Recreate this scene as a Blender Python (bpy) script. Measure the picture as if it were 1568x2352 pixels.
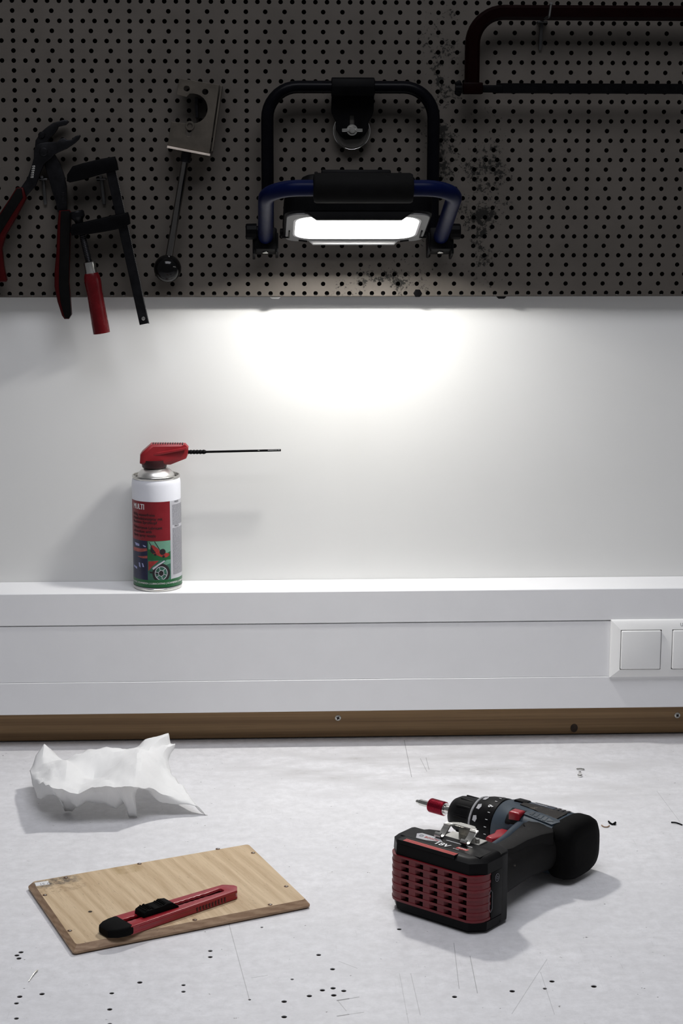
import bpy, bmesh, math, random
from math import sin, cos, pi, radians, atan2, sqrt
from mathutils import Vector, Matrix, noise
from mathutils.geometry import delaunay_2d_cdt

random.seed(7)
scene = bpy.context.scene
for o in list(bpy.data.objects):
    bpy.data.objects.remove(o)

# ------------------------------------------------------------------ camera
CAM = Vector((0.0, -2.52149, 0.81459))
YAW, PITCH, ROLL, FPX = 0.047328, 0.194291, 0.0019116, 4269.65
W, H = 1568.0, 2352.0
fw = Vector((sin(YAW)*cos(PITCH), cos(YAW)*cos(PITCH), -sin(PITCH)))
rt0 = Vector((cos(YAW), -sin(YAW), 0.0))
up0 = rt0.cross(fw)
RT = rt0*cos(ROLL) + up0*sin(ROLL)
UP = up0*cos(ROLL) - rt0*sin(ROLL)
cd = bpy.data.cameras.new('camera')
cam = bpy.data.objects.new('camera', cd)
scene.collection.objects.link(cam)
m = Matrix((RT, UP, -fw)).transposed().to_4x4()
m.translation = CAM
cam.matrix_world = m
cd.sensor_fit = 'VERTICAL'
cd.sensor_height = 36.0
cd.lens = 36.0*FPX/H
cd.clip_start = 0.05
scene.camera = cam

# ------------------------------------------------------------------ world, room light, exposure
wd = bpy.data.worlds.new('world')
scene.world = wd
wd.use_nodes = True
wd.node_tree.nodes['Background'].inputs[0].default_value = (0.93, 0.95, 1.0, 1)
wd.node_tree.nodes['Background'].inputs[1].default_value = 0.11
CEIL_POWER = 29.0
LAMP_STRENGTH = 375.0
al = bpy.data.lights.new('ceiling_light', 'AREA')
al.shape = 'RECTANGLE'
al.size = 1.5
al.size_y = 0.9
al.energy = CEIL_POWER
al.color = (0.93, 0.94, 1.0)
alo = bpy.data.objects.new('ceiling_light', al)
alo.location = (0.1, -1.30, 2.35)
scene.collection.objects.link(alo)
scene.view_settings.view_transform = 'Standard'
scene.view_settings.look = 'None'
scene.view_settings.gamma = 1.0
scene.view_settings.use_curve_mapping = False
scene.view_settings.exposure = 0.0

# ------------------------------------------------------------------ measuring helpers
def ray(x, y):
    return fw + RT*((x-W/2)/FPX) - UP*((y-H/2)/FPX)
def PY(x, y, Y):
    d = ray(x, y)
    return CAM + d*((Y-CAM.y)/d.y)
def PZ(x, y, Z=0.0):
    d = ray(x, y)
    return CAM + d*((Z-CAM.z)/d.z)

# ------------------------------------------------------------------ materials
def newmat(name):
    mt = bpy.data.materials.new(name)
    mt.use_nodes = True
    nt = mt.node_tree
    return mt, nt, nt.nodes['Principled BSDF']
def N(nt, typ, **kw):
    n = nt.nodes.new(typ)
    for k, v in kw.items():
        setattr(n, k, v)
    return n
def L(nt, a, b):
    nt.links.new(a, b)
def math_node(nt, op, a=None, b=None, c=None, clamp=False):
    n = N(nt, 'ShaderNodeMath', operation=op)
    n.use_clamp = clamp
    for i, v in enumerate((a, b, c)):
        if v is None: continue
        if isinstance(v, (int, float)): n.inputs[i].default_value = v
        else: L(nt, v, n.inputs[i])
    return n.outputs[0]
def mixrgb(nt, fac, a, b, blend='MIX'):
    n = N(nt, 'ShaderNodeMix', data_type='RGBA', blend_type=blend)
    for sock, v in ((n.inputs[0], fac), (n.inputs[6], a), (n.inputs[7], b)):
        if isinstance(v, (int, float)): sock.default_value = v
        elif isinstance(v, tuple): sock.default_value = (*v[:3], 1)
        else: L(nt, v, sock)
    return n.outputs[2]
def noise_fac(nt, vec, scale, detail=4, rough=0.6):
    n = N(nt, 'ShaderNodeTexNoise')
    n.inputs['Scale'].default_value = scale
    n.inputs['Detail'].default_value = detail
    n.inputs['Roughness'].default_value = rough
    L(nt, vec, n.inputs['Vector'])
    return n.outputs[0]
def ramp(nt, fac, lo, hi):
    n = N(nt, 'ShaderNodeMapRange')
    n.inputs[1].default_value = lo
    n.inputs[2].default_value = hi
    L(nt, fac, n.inputs[0])
    return n.outputs[0]
def scaled(nt, vec, s):
    n = N(nt, 'ShaderNodeVectorMath', operation='MULTIPLY')
    L(nt, vec, n.inputs[0])
    n.inputs[1].default_value = s
    return n.outputs[0]
def bump(nt, bs, h, strength, dist=0.001):
    b = N(nt, 'ShaderNodeBump')
    b.inputs['Strength'].default_value = strength
    b.inputs['Distance'].default_value = dist
    L(nt, h, b.inputs['Height'])
    L(nt, b.outputs[0], bs.inputs['Normal'])

def MAT(name, col, rough=0.5, metal=0.0, var=0.10, scale=60.0, bmp=0.05, spec=0.5, coat=0.0, wear=None, stretch=None):
    mt, nt, bs = newmat(name)
    tc = N(nt, 'ShaderNodeTexCoord').outputs['Object']
    if stretch: tc = scaled(nt, tc, stretch)
    f = noise_fac(nt, tc, scale)
    dark = tuple(c*(1-var) for c in col)
    lite = tuple(min(1, c*(1+var)) for c in col)
    c = mixrgb(nt, ramp(nt, f, 0.3, 0.7), dark, lite)
    if wear:
        f2 = noise_fac(nt, tc, scale*0.8, 6, 0.75)
        c = mixrgb(nt, ramp(nt, f2, wear[1], wear[1]+0.06), c, wear[0])
    L(nt, c, bs.inputs['Base Color'])
    bs.inputs['Metallic'].default_value = metal
    bs.inputs['Specular IOR Level'].default_value = spec
    bs.inputs['Coat Weight'].default_value = coat
    L(nt, math_node(nt, 'MULTIPLY_ADD', f, 0.2, rough-0.1, clamp=True), bs.inputs['Roughness'])
    if bmp: bump(nt, bs, noise_fac(nt, tc, scale*6, 2), bmp, 0.0006)
    return mt

def mat_wall():
    mt, nt, bs = newmat('wall_paint')
    g = N(nt, 'ShaderNodeNewGeometry').outputs['Position']
    f = noise_fac(nt, g, 3.0, 3)
    c = mixrgb(nt, ramp(nt, f, .35, .65), (.705, .705, .69), (.735, .735, .72))
    sp = noise_fac(nt, g, 130, 2)
    c = mixrgb(nt, ramp(nt, sp, .80, .83), c, (.25, .25, .24))
    L(nt, c, bs.inputs['Base Color'])
    bs.inputs['Roughness'].default_value = 0.55
    bump(nt, bs, noise_fac(nt, g, 900, 2), .05, .0004)
    return mt

def mat_panel():
    mt, nt, bs = newmat('pegboard_paint')
    g = N(nt, 'ShaderNodeNewGeometry').outputs['Position']
    base = mixrgb(nt, ramp(nt, noise_fac(nt, g, 14, 5), .3, .7), (.064, .056, .048), (.084, .074, .064))
    # mottled mould-like specks in two vertical drifts and along the foot of the panel
    sx = N(nt, 'ShaderNodeSeparateXYZ'); L(nt, g, sx.inputs[0])
    X, Z = sx.outputs[0], sx.outputs[2]
    def band(cx, hw):
        return math_node(nt, 'SUBTRACT', 1.0, math_node(nt, 'DIVIDE', math_node(nt, 'ABSOLUTE', math_node(nt, 'SUBTRACT', X, cx)), hw), clamp=True)
    def bandz(cz, hw):
        return math_node(nt, 'SUBTRACT', 1.0, math_node(nt, 'DIVIDE', math_node(nt, 'ABSOLUTE', math_node(nt, 'SUBTRACT', Z, cz)), hw), clamp=True)
    wig = math_node(nt, 'MULTIPLY', noise_fac(nt, g, 9, 2), 1.0)
    a = math_node(nt, 'MULTIPLY', math_node(nt, 'MULTIPLY', band(.310, .060), bandz(.745, .19)), 1.7)
    b = math_node(nt, 'MULTIPLY', math_node(nt, 'MULTIPLY', band(.245, .050), bandz(.84, .34)), 1.6)
    c = math_node(nt, 'MULTIPLY', math_node(nt, 'MULTIPLY', band(.18, .15), bandz(.635, .055)), 1.3)
    mask = math_node(nt, 'MAXIMUM', math_node(nt, 'MAXIMUM', a, b), c)
    mask = math_node(nt, 'MULTIPLY', mask, math_node(nt, 'MULTIPLY', wig, ramp(nt, noise_fac(nt, g, 38, 3, .6), .30, .62)))
    mask = math_node(nt, 'ADD', mask, .008)
    sp = noise_fac(nt, g, 190, 6, .8)
    th = math_node(nt, 'SUBTRACT', .70, math_node(nt, 'MULTIPLY', mask, .42))
    spots = math_node(nt, 'MULTIPLY', math_node(nt, 'SUBTRACT', sp, th), 22.0, clamp=True)
    hz = math_node(nt, 'MULTIPLY', mask, .32, clamp=True)
    col = mixrgb(nt, hz, base, (.030, .028, .020))
    col = mixrgb(nt, spots, col, (.006, .0055, .004))
    L(nt, col, bs.inputs['Base Color'])
    bs.inputs['Roughness'].default_value = .62
    bs.inputs['Specular IOR Level'].default_value = .25
    bump(nt, bs, noise_fac(nt, g, 700, 2), .06, .0004)
    return mt

def mat_bench():
    mt, nt, bs = newmat('bench_linoleum')
    g = N(nt, 'ShaderNodeNewGeometry').outputs['Position']
    c = mixrgb(nt, ramp(nt, noise_fac(nt, g, 7, 5), .3, .7), (.75, .747, .765), (.815, .81, .825))
    # cloudy grime, streaked along the bench
    sm = noise_fac(nt, scaled(nt, g, (5, 14, 1)), 1.6, 6, .65)
    sx = N(nt, 'ShaderNodeSeparateXYZ'); L(nt, g, sx.inputs[0])
    def blob(cx, cy, rx, ry):
        dx = math_node(nt, 'DIVIDE', math_node(nt, 'SUBTRACT', sx.outputs[0], cx), rx)
        dy = math_node(nt, 'DIVIDE', math_node(nt, 'SUBTRACT', sx.outputs[1], cy), ry)
        d = math_node(nt, 'ADD', math_node(nt, 'MULTIPLY', dx, dx), math_node(nt, 'MULTIPLY', dy, dy))
        return math_node(nt, 'SUBTRACT', 1.0, d, clamp=True)
    bl = math_node(nt, 'ADD', blob(.16, -.16, .26, .12), math_node(nt, 'MULTIPLY', blob(.40, -.22, .22, .14), .7))
    bl = math_node(nt, 'ADD', bl, .22)
    grime = math_node(nt, 'MULTIPLY', ramp(nt, sm, .42, .75), bl, clamp=True)
    c = mixrgb(nt, math_node(nt, 'MULTIPLY', grime, .72), c, (.33, .315, .30))
    c = mixrgb(nt, ramp(nt, noise_fac(nt, g, 70, 5, .7), .35, .75), c, (.64, .635, .645))
    c = mixrgb(nt, math_node(nt, 'MULTIPLY', ramp(nt, noise_fac(nt, scaled(nt, g, (60, 160, 1)), 4.0, 4, .7), .52, .8), .35), c, (.52, .515, .52))
    # fine hairline scratches
    s1 = noise_fac(nt, scaled(nt, g, (28, 1100, 1)), 1.0, 2, .5)
    s2 = noise_fac(nt, scaled(nt, g, (1100, 24, 1)), 1.0, 2, .5)
    hs = math_node(nt, 'MAXIMUM', ramp(nt, s1, .66, .72), ramp(nt, s2, .68, .74))
    gate = ramp(nt, noise_fac(nt, g, 11, 2), .45, .6)
    c = mixrgb(nt, math_node(nt, 'MULTIPLY', math_node(nt, 'MULTIPLY', hs, gate), .45), c, (.40, .40, .40))
    dots = noise_fac(nt, g, 115, 3, .7)
    c = mixrgb(nt, math_node(nt, 'MULTIPLY', ramp(nt, dots, .700, .725), .85), c, (.10, .10, .095))
    # the long single scratches
    segs = [(928,1700,945,1785,.5,.75),(965,1742,980,1772,.5,.6),(978,1740,985,1768,.5,.6),(525,2120,573,2298,.5,.5),
            (1042,2166,1054,2271,.45,.55),(1079,2196,1096,2281,.5,.6),(1256,2203,1175,2329,.5,.4),(943,2236,965,2332,.45,.4),
            (1241,2233,1273,2330,.4,.4),(917,2236,938,2350,.4,.35),(1508,1817,1562,1889,.4,.4),(775,2298,800,2294,1.6,.8),
            (800,2294,824,2290,.8,.7),(775,2298,795,2322,.6,.4),(775,2334,800,2330,1.4,.7),(800,2330,835,2325,.7,.5),(578,2246,614,2240,.8,.35),
            (778,2208,820,2224,.8,.3)]
    for (x0, y0, x1, y1, wmm, k) in segs:
        A = PZ(x0, y0); Bp = PZ(x1, y1); d = Bp-A
        s = N(nt, 'ShaderNodeVectorMath', operation='SUBTRACT'); L(nt, g, s.inputs[0]); s.inputs[1].default_value = A
        dt = N(nt, 'ShaderNodeVectorMath', operation='DOT_PRODUCT'); L(nt, s.outputs[0], dt.inputs[0]); dt.inputs[1].default_value = d/d.length_squared
        h = math_node(nt, 'ADD', dt.outputs['Value'], 0.0, clamp=True)
        sc = N(nt, 'ShaderNodeVectorMath', operation='SCALE'); sc.inputs[0].default_value = d; L(nt, h, sc.inputs['Scale'])
        df = N(nt, 'ShaderNodeVectorMath', operation='DISTANCE'); L(nt, s.outputs[0], df.inputs[0]); L(nt, sc.outputs[0], df.inputs[1])
        mr = ramp(nt, df.outputs['Value'], wmm*.001, wmm*.0003)
        c = mixrgb(nt, math_node(nt, 'MULTIPLY', mr, k, clamp=True), c, (.12, .12, .12))
    L(nt, c, bs.inputs['Base Color'])
    bs.inputs['Roughness'].default_value = .5
    bs.inputs['Specular IOR Level'].default_value = .35
    bump(nt, bs, noise_fac(nt, g, 500, 3), .06, .0005)
    return mt

def mat_wood(name, c1, c2, axis_scale, fine=1.0, rough=.6, use_world=False):
    mt, nt, bs = newmat(name)
    g = N(nt, 'ShaderNodeTexCoord').outputs['Object']
    v = scaled(nt, g, axis_scale)
    f = noise_fac(nt, v, 1.0, 6, .65)
    wv = N(nt, 'ShaderNodeTexWave', wave_type='BANDS', bands_direction='DIAGONAL')
    wv.inputs['Scale'].default_value = .35*fine
    wv.inputs['Distortion'].default_value = 9
    wv.inputs['Detail'].default_value = 3
    L(nt, v, wv.inputs['Vector'])
    k = math_node(nt, 'ADD', math_node(nt, 'MULTIPLY', f, .75), math_node(nt, 'MULTIPLY', wv.outputs[1], .25))
    c = mixrgb(nt, ramp(nt, k, .3, .7), c1, c2)
    st = noise_fac(nt, scaled(nt, v, (2.5, 2.5, 2.5)), 2.0, 2)
    c = mixrgb(nt, math_node(nt, 'MULTIPLY', ramp(nt, st, .64, .72), .55), c, tuple(x*.42 for x in c1))
    L(nt, c, bs.inputs['Base Color'])
    bs.inputs['Roughness'].default_value = rough
    bump(nt, bs, f, .12, .0006)
    return mt, nt, bs, c, g

M = {}
M['wall'] = mat_wall()
M['panel'] = mat_panel()
M['bench'] = mat_bench()
M['pvc'] = MAT('white_pvc', (.80, .80, .81), .42, var=.015, scale=20, bmp=.03)
M['pvc2'] = MAT('white_switch_plastic', (.83, .83, .82), .32, var=.01, scale=20, bmp=0)
M['floor'] = MAT('grey_floor', (.30, .29, .28), .6, var=.15, scale=6)
M['black'] = MAT('black_plastic', (.0022, .0022, .0026), .5, var=.3, bmp=.1, spec=.05)
M['blacktube'] = MAT('black_tube', (.0022, .0022, .0034), .3, var=.2, spec=.05)
M['rubber'] = MAT('black_rubber', (.0035, .0035, .0035), .7, var=.3, bmp=.2, spec=.06)
M['blue'] = MAT('blue_lacquer', (.0014, .0040, .028), .35, var=.1, bmp=0, spec=.05)
M['bezel'] = MAT('grey_bezel', (.13, .13, .13), .5, var=.1, spec=.3)
M['steel'] = MAT('bright_steel', (.62, .61, .58), .25, 1.0, var=.08, scale=90, bmp=.03)
M['darksteel'] = MAT('dark_steel', (.012, .012, .014), .38, .8, var=.3, scale=80, bmp=.08)
M['sheet'] = MAT('brown_sheet_steel', (.095, .083, .068), .48, .7, var=.25, scale=30, bmp=.06)
M['sheet_lit'] = MAT('lit_sheet_steel', (.62, .54, .47), .45, .15, var=.15)  # sheet steel again, paled to paint in light from above on the flange
M['chrome'] = MAT('chrome', (.75, .74, .72), .12, 1.0, var=.04, bmp=0)
M['darkchrome'] = MAT('dark_chrome', (.20, .19, .18), .14, 1.0, var=.04, bmp=0)
M['redframe'] = MAT('dark_red_lacquer', (.0032, .0003, .0003), .4, var=.2, bmp=0, spec=.04)
M['redgrip'] = MAT('red_grip', (.036, .0015, .002), .4, var=.1, bmp=.02, spec=.12)
M['redplastic'] = MAT('red_plastic', (.30, .013, .022), .33, var=.07, bmp=.02)
M['redbatt'] = MAT('battery_red', (.14, .004, .009), .45, var=.15, bmp=.05)
M['redhandle'] = MAT('red_wood_lacquer', (.085, .003, .005), .26, var=.15, bmp=.02, spec=.25)
M['redan'] = MAT('red_anodised', (.30, .012, .035), .25, .75, var=.06, bmp=0)
M['drillblue'] = MAT('drill_blue_grey', (.030, .044, .060), .5, var=.18, scale=50, bmp=.08, spec=.25)
M['drillgrip'] = MAT('drill_soft_grip', (.0085, .008, .0078), .62, var=.3, scale=45, bmp=.15, spec=.14, wear=((.12, .105, .09), .66))
M['wornband'] = MAT('worn_soft_grip', (.022, .019, .017), .6, var=.3, scale=60, bmp=.15, spec=.2, wear=((.10, .085, .07), .56))
M['drillblack'] = MAT('drill_black', (.0035, .0035, .004), .45, var=.3, scale=60, bmp=.1, spec=.10)
M['white'] = MAT('white_print', (.72, .72, .72), .5, var=.05, bmp=0)
M['labelgrey'] = MAT('label_grey', (.42, .42, .44), .4, var=.04, bmp=0)
M['printred'] = MAT('print_red', (.50, .035, .03), .45, var=.05, bmp=0)
M['canwhite'] = MAT('can_white', (.74, .75, .80), .34, var=.02, bmp=0)
M['canred'] = MAT('can_red', (.19, .006, .012), .36, var=.06, bmp=0)
M['cangreen'] = MAT('can_green', (.008, .105, .030), .36, var=.06, bmp=0)
M['cangreen2'] = MAT('can_pale_green', (.14, .31, .22), .36, var=.1, scale=90, bmp=0)
M['cangrey'] = MAT('can_grey', (.46, .46, .49), .36, var=.03, bmp=0)
M['canblue'] = MAT('can_navy', (.007, .009, .040), .36, var=.35, scale=160, bmp=0)
M['ink'] = MAT('black_ink', (.012, .008, .010), .5, var=.05, bmp=0)
M['inkgrey'] = MAT('grey_ink', (.16, .16, .18), .5, var=.1, bmp=0)
M['cap'] = MAT('cap_red', (.24, .010, .015), .38, var=.06, bmp=.02)
M['rust'] = MAT('rusty_nail', (.10, .045, .022), .6, .4, var=.3, scale=300)
M['hole'] = MAT('dark_hole', (.022, .015, .010), .9, var=.3, bmp=0)
M['smudge'] = MAT('grime', (.03, .03, .03), .8, var=.4, scale=200)
M['zinc'] = MAT('zinc_screw', (.55, .54, .50), .35, .9, var=.15, scale=200, bmp=0)
M['hooksteel'] = MAT('dull_zinc', (.10, .10, .10), .35, .9, var=.1, bmp=0)
M['wood'] = mat_wood('pine_strip', (.165, .092, .036), (.285, .176, .080), (2.5, 60, 380), .25)[0]

def mat_ply():
    mt, nt, bs, c, g = mat_wood('oak_plywood', (.47, .335, .195), (.62, .475, .305), (260, 14, 9), .35)
    sx = N(nt, 'ShaderNodeSeparateXYZ'); L(nt, g, sx.inputs[0])
    def blob(cx, cy, rx, ry):
        dx = math_node(nt, 'DIVIDE', math_node(nt, 'SUBTRACT', sx.outputs[0], cx), rx)
        dy = math_node(nt, 'DIVIDE', math_node(nt, 'SUBTRACT', sx.outputs[1], cy), ry)
        p = math_node(nt, 'ADD', math_node(nt, 'POWER', math_node(nt, 'ABSOLUTE', dx), 4.0), math_node(nt, 'POWER', math_node(nt, 'ABSOLUTE', dy), 4.0))
        return math_node(nt, 'SUBTRACT', 1.0, p, clamp=True)
    nz = ramp(nt, noise_fac(nt, g, 160, 5, .75), .36, .56)
    d1 = math_node(nt, 'MULTIPLY', blob(-.105, .079, .032, .013), nz)
    c = mixrgb(nt, math_node(nt, 'MULTIPLY', d1, .85), c, (.06, .05, .042))
    d2 = math_node(nt, 'MULTIPLY', blob(-.104, .058, .034, .012), ramp(nt, noise_fac(nt, g, 260, 4), .45, .7))
    c = mixrgb(nt, math_node(nt, 'MULTIPLY', d2, .6), c, (.19, .11, .05))
    d3 = math_node(nt, 'MULTIPLY', blob(-.018, .083, .019, .018), ramp(nt, noise_fac(nt, g, 60, 3), .3, .6))
    c = mixrgb(nt, math_node(nt, 'MULTIPLY', d3, .55), c, (.29, .19, .06))
    L(nt, c, bs.inputs['Base Color'])
    return mt
M['ply'] = mat_ply()
M['plyedge'] = mat_wood('plywood_edge', (.26, .155, .088), (.39, .26, .16), (60, 60, 300), 1)[0]

def mat_paper():
    mt, nt, bs = newmat('paper_towel')
    tc = N(nt, 'ShaderNodeTexCoord').outputs['UV']
    w1 = N(nt, 'ShaderNodeTexWave', wave_type='BANDS', bands_direction='DIAGONAL')
    w1.inputs['Scale'].default_value = 30
    L(nt, tc, w1.inputs['Vector'])
    f = noise_fac(nt, tc, 9, 4)
    c = mixrgb(nt, ramp(nt, f, .3, .7), (.92, .92, .92), (.95, .95, .95))
    L(nt, c, bs.inputs['Base Color'])
    bs.inputs['Roughness'].default_value = .85
    bs.inputs['Specular IOR Level'].default_value = .15
    bump(nt, bs, w1.outputs[1], .13, .0006)
    tr = N(nt, 'ShaderNodeBsdfTranslucent')
    tr.inputs[0].default_value = (.9, .9, .88, 1)
    mx = N(nt, 'ShaderNodeMixShader'); mx.inputs[0].default_value = .28
    L(nt, bs.outputs[0], mx.inputs[1]); L(nt, tr.outputs[0], mx.inputs[2])
    L(nt, mx.outputs[0], nt.nodes['Material Output'].inputs[0])
    return mt
M['paper'] = mat_paper()

def mat_emit(name, strength):
    mt, nt, bs = newmat(name)
    bs.inputs['Base Color'].default_value = (.8, .8, .8, 1)
    tc = N(nt, 'ShaderNodeTexCoord').outputs['Object']
    f = noise_fac(nt, tc, 30, 1)
    c = mixrgb(nt, f, (1.0, .985, .955), (1.0, .98, .945))
    L(nt, c, bs.inputs['Emission Color'])
    bs.inputs['Emission Strength'].default_value = strength
    return mt
M['emit'] = mat_emit('led_diffuser', 5.0)
M['led'] = mat_emit('led_array', LAMP_STRENGTH)

# ------------------------------------------------------------------ mesh helpers
COL = scene.collection
def link(name, me, mat, parent=None, mw=None):
    o = bpy.data.objects.new(name, me)
    COL.objects.link(o)
    mats = mat if isinstance(mat, (list, tuple)) else [mat]
    for mm in mats:
        me.materials.append(M[mm] if isinstance(mm, str) else mm)
    if parent is not None:
        o.parent = parent
    if mw is not None:
        o.matrix_local = mw
    return o
def finish(bm, name, smooth=35):
    bmesh.ops.recalc_face_normals(bm, faces=bm.faces)
    me = bpy.data.meshes.new(name)
    bm.to_mesh(me); bm.free()
    if smooth:
        me.polygons.foreach_set('use_smooth', [True]*len(me.polygons))
        me.set_sharp_from_angle(angle=radians(smooth))
    return me
def obj(name, bm, mat, parent=None, smooth=35, mw=None):
    return link(name, finish(bm, name, smooth), mat, parent, mw)
def empty(name, loc, mw=None):
    o = bpy.data.objects.new(name, None)
    o.empty_display_size = .02
    COL.objects.link(o)
    o.location = loc
    if mw is not None: o.matrix_world = mw
    return o
def tag(o, label=None, cat=None, group=None, kind=None):
    if label: o['label'] = label
    if cat: o['category'] = cat
    if group: o['group'] = group
    if kind: o['kind'] = kind
    return o
def world_child(o, root):
    """parent o (built in world coordinates) to root, keeping it in place"""
    o.parent = root
    o.matrix_parent_inverse = root.matrix_basis.inverted()
    return o

def new(): return bmesh.new()
def bevel_edges(bm, edges, w, seg=2):
    edges = [e for e in edges if e.is_valid]
    if w > 0 and edges:
        bmesh.ops.bevel(bm, geom=edges, offset=w, segments=seg, profile=.5, affect='EDGES', clamp_overlap=True)
def box(bm, cen, size, bev=0, seg=2, mat=None, mi=0):
    mm = Matrix.Translation(cen) @ (mat or Matrix.Identity(4)) @ Matrix.Diagonal((*size, 1))
    r = bmesh.ops.create_cube(bm, size=1, matrix=mm)
    vs = r['verts']
    fs = {f for v in vs for f in v.link_faces}
    for f in fs: f.material_index = mi
    bevel_edges(bm, list({e for v in vs for e in v.link_edges}), bev, seg)
def frame_from(d):
    d = d.normalized()
    a = Vector((0, 0, 1)) if abs(d.z) < .9 else Vector((1, 0, 0))
    u = a.cross(d).normalized()
    return u, d.cross(u)
def rings(bm, rs, closed=False, cap=True, mi=0):
    vr = [[bm.verts.new(p) for p in r] for r in rs]
    n = len(vr[0]); k = len(vr)
    for i in range(k if closed else k-1):
        a, b = vr[i], vr[(i+1) % k]
        for j in range(n):
            f = bm.faces.new((a[j], a[(j+1) % n], b[(j+1) % n], b[j])); f.material_index = mi
    if cap and not closed:
        for rr in (vr[0], vr[-1]):
            try:
                f = bm.faces.new(rr); f.material_index = mi
            except ValueError: pass
    return vr
def lathe(bm, org, axis, prof, seg=32, cap=True, mi=0):
    """prof: list of (distance along axis, radius)"""
    org = Vector(org); axis = Vector(axis).normalized()
    u, v = frame_from(axis)
    rs = []
    for d, r in prof:
        r = max(r, 1e-5)
        rs.append([org+axis*d+(u*cos(2*pi*i/seg)+v*sin(2*pi*i/seg))*r for i in range(seg)])
    return rings(bm, rs, cap=cap, mi=mi)
def cyl(bm, p0, p1, r0, r1=None, seg=20, bev=0, mi=0):
    p0, p1 = Vector(p0), Vector(p1)
    h = (p1-p0).length
    r1 = r0 if r1 is None else r1
    if bev: prof = [(0, r0-bev), (bev*.3, r0-bev*.3), (bev, r0), (h-bev, r1), (h-bev*.3, r1-bev*.3), (h, r1-bev)]
    else: prof = [(0, r0), (h, r1)]
    lathe(bm, p0, p1-p0, prof, seg, mi=mi)
def tube(bm, pts, r, seg=14, cap=True, mi=0):
    pts = [Vector(p) for p in pts]
    rr = r if isinstance(r, (list, tuple)) else [r]*len(pts)
    rs = []; u = None
    for i, p in enumerate(pts):
        d = (pts[min(i+1, len(pts)-1)]-pts[max(i-1, 0)]).normalized()
        if u is None: u, v = frame_from(d)
        else:
            u = (u-d*u.dot(d)).normalized(); v = d.cross(u)
        rs.append([p+(u*cos(2*pi*k/seg)+v*sin(2*pi*k/seg))*rr[i] for k in range(seg)])
    rings(bm, rs, cap=cap, mi=mi)
def fillet(pts, rad, n=8):
    pts = [Vector(p) for p in pts]
    out = [pts[0]]
    for i in range(1, len(pts)-1):
        a = (pts[i-1]-pts[i]).normalized(); b = (pts[i+1]-pts[i]).normalized()
        ang = a.angle(b)
        t = rad/math.tan(ang/2)
        c = pts[i]+(a+b).normalized()*(rad/sin(ang/2))
        s = pts[i]+a*t-c; e = pts[i]+b*t-c
        w = s.angle(e)
        for k in range(n+1):
            f = k/n
            out.append(c+(s*sin((1-f)*w)+e*sin(f*w))/sin(w))
    out.append(pts[-1])
    return out
def catmull(pts, n=6):
    P = [Vector(p) for p in pts]
    P = [P[0]*2-P[1]]+P+[P[-1]*2-P[-2]]
    out = []
    for i in range(1, len(P)-2):
        for k in range(n):
            t = k/n
            out.append(.5*((2*P[i])+(P[i+1]-P[i-1])*t+(2*P[i-1]-5*P[i]+4*P[i+1]-P[i+2])*t*t+(3*P[i]-P[i-1]-3*P[i+1]+P[i+2])*t**3))
    out.append(P[-2])
    return out
def plate(bm, outer, holes, to3, h0, h1, bev=0, mi=0, seg=1):
    """flat plate with holes: outer and holes are 2-D loops; to3(x, y, h) gives the 3-D point"""
    vs = []; es = []
    loops = [outer]+list(holes)
    for lp in loops:
        s = len(vs)
        vs += [Vector((p[0], p[1])) for p in lp]
        es += [(s+i, s+(i+1) % len(lp)) for i in range(len(lp))]
    ov, oe, of, _, _, _ = delaunay_2d_cdt(vs, es, [], 1, 1e-9)
    def inside(p, lp):
        c = False; j = len(lp)-1
        for i in range(len(lp)):
            if (lp[i][1] > p[1]) != (lp[j][1] > p[1]) and p[0] < (lp[j][0]-lp[i][0])*(p[1]-lp[i][1])/(lp[j][1]-lp[i][1])+lp[i][0]:
                c = not c
            j = i
        return c
    a = [bm.verts.new(to3(v.x, v.y, h0)) for v in ov]
    b = [bm.verts.new(to3(v.x, v.y, h1)) for v in ov] if h1 is not None else None
    cnt = {}
    tris = []
    for f in of:
        c = sum((ov[i] for i in f), Vector((0, 0)))/len(f)
        if not inside(c, outer) or any(inside(c, h) for h in holes): continue
        tris.append(f)
    for f in tris:
        fa = bm.faces.new([a[i] for i in f]); fa.material_index = mi
        if b:
            fb = bm.faces.new([b[i] for i in reversed(f)]); fb.material_index = mi
        for i in range(len(f)):
            e = (f[i], f[(i+1) % len(f)])
            if (e[1], e[0]) in cnt: cnt.pop((e[1], e[0]))
            else: cnt[e] = 1
    side = []
    if b:
        for i, j in cnt:
            f = bm.faces.new((a[j], a[i], b[i], b[j])); f.material_index = mi
            side += [bm.edges.get((a[i], a[j])), bm.edges.get((b[i], b[j]))]
    loose = [v for v in a+(b or []) if not v.link_faces]
    bmesh.ops.delete(bm, geom=loose, context='VERTS')
    if bev and side: bevel_edges(bm, [e for e in side if e], bev, seg)
def circ(cx, cy, r, n=14, ry=None):
    ry = r if ry is None else ry
    return [(cx+r*cos(2*pi*i/n), cy+ry*sin(2*pi*i/n)) for i in range(n)]
def rrect(cx, cy, w, h, r, n=4):
    out = []
    for (sx, sy, a0) in ((1, 1, 0), (-1, 1, pi/2), (-1, -1, pi), (1, -1, 3*pi/2)):
        for k in range(n+1):
            a = a0+pi/2*k/n
            out.append((cx+sx*(w/2-r)+r*cos(a), cy+sy*(h/2-r)+r*sin(a)))
    return out
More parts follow.
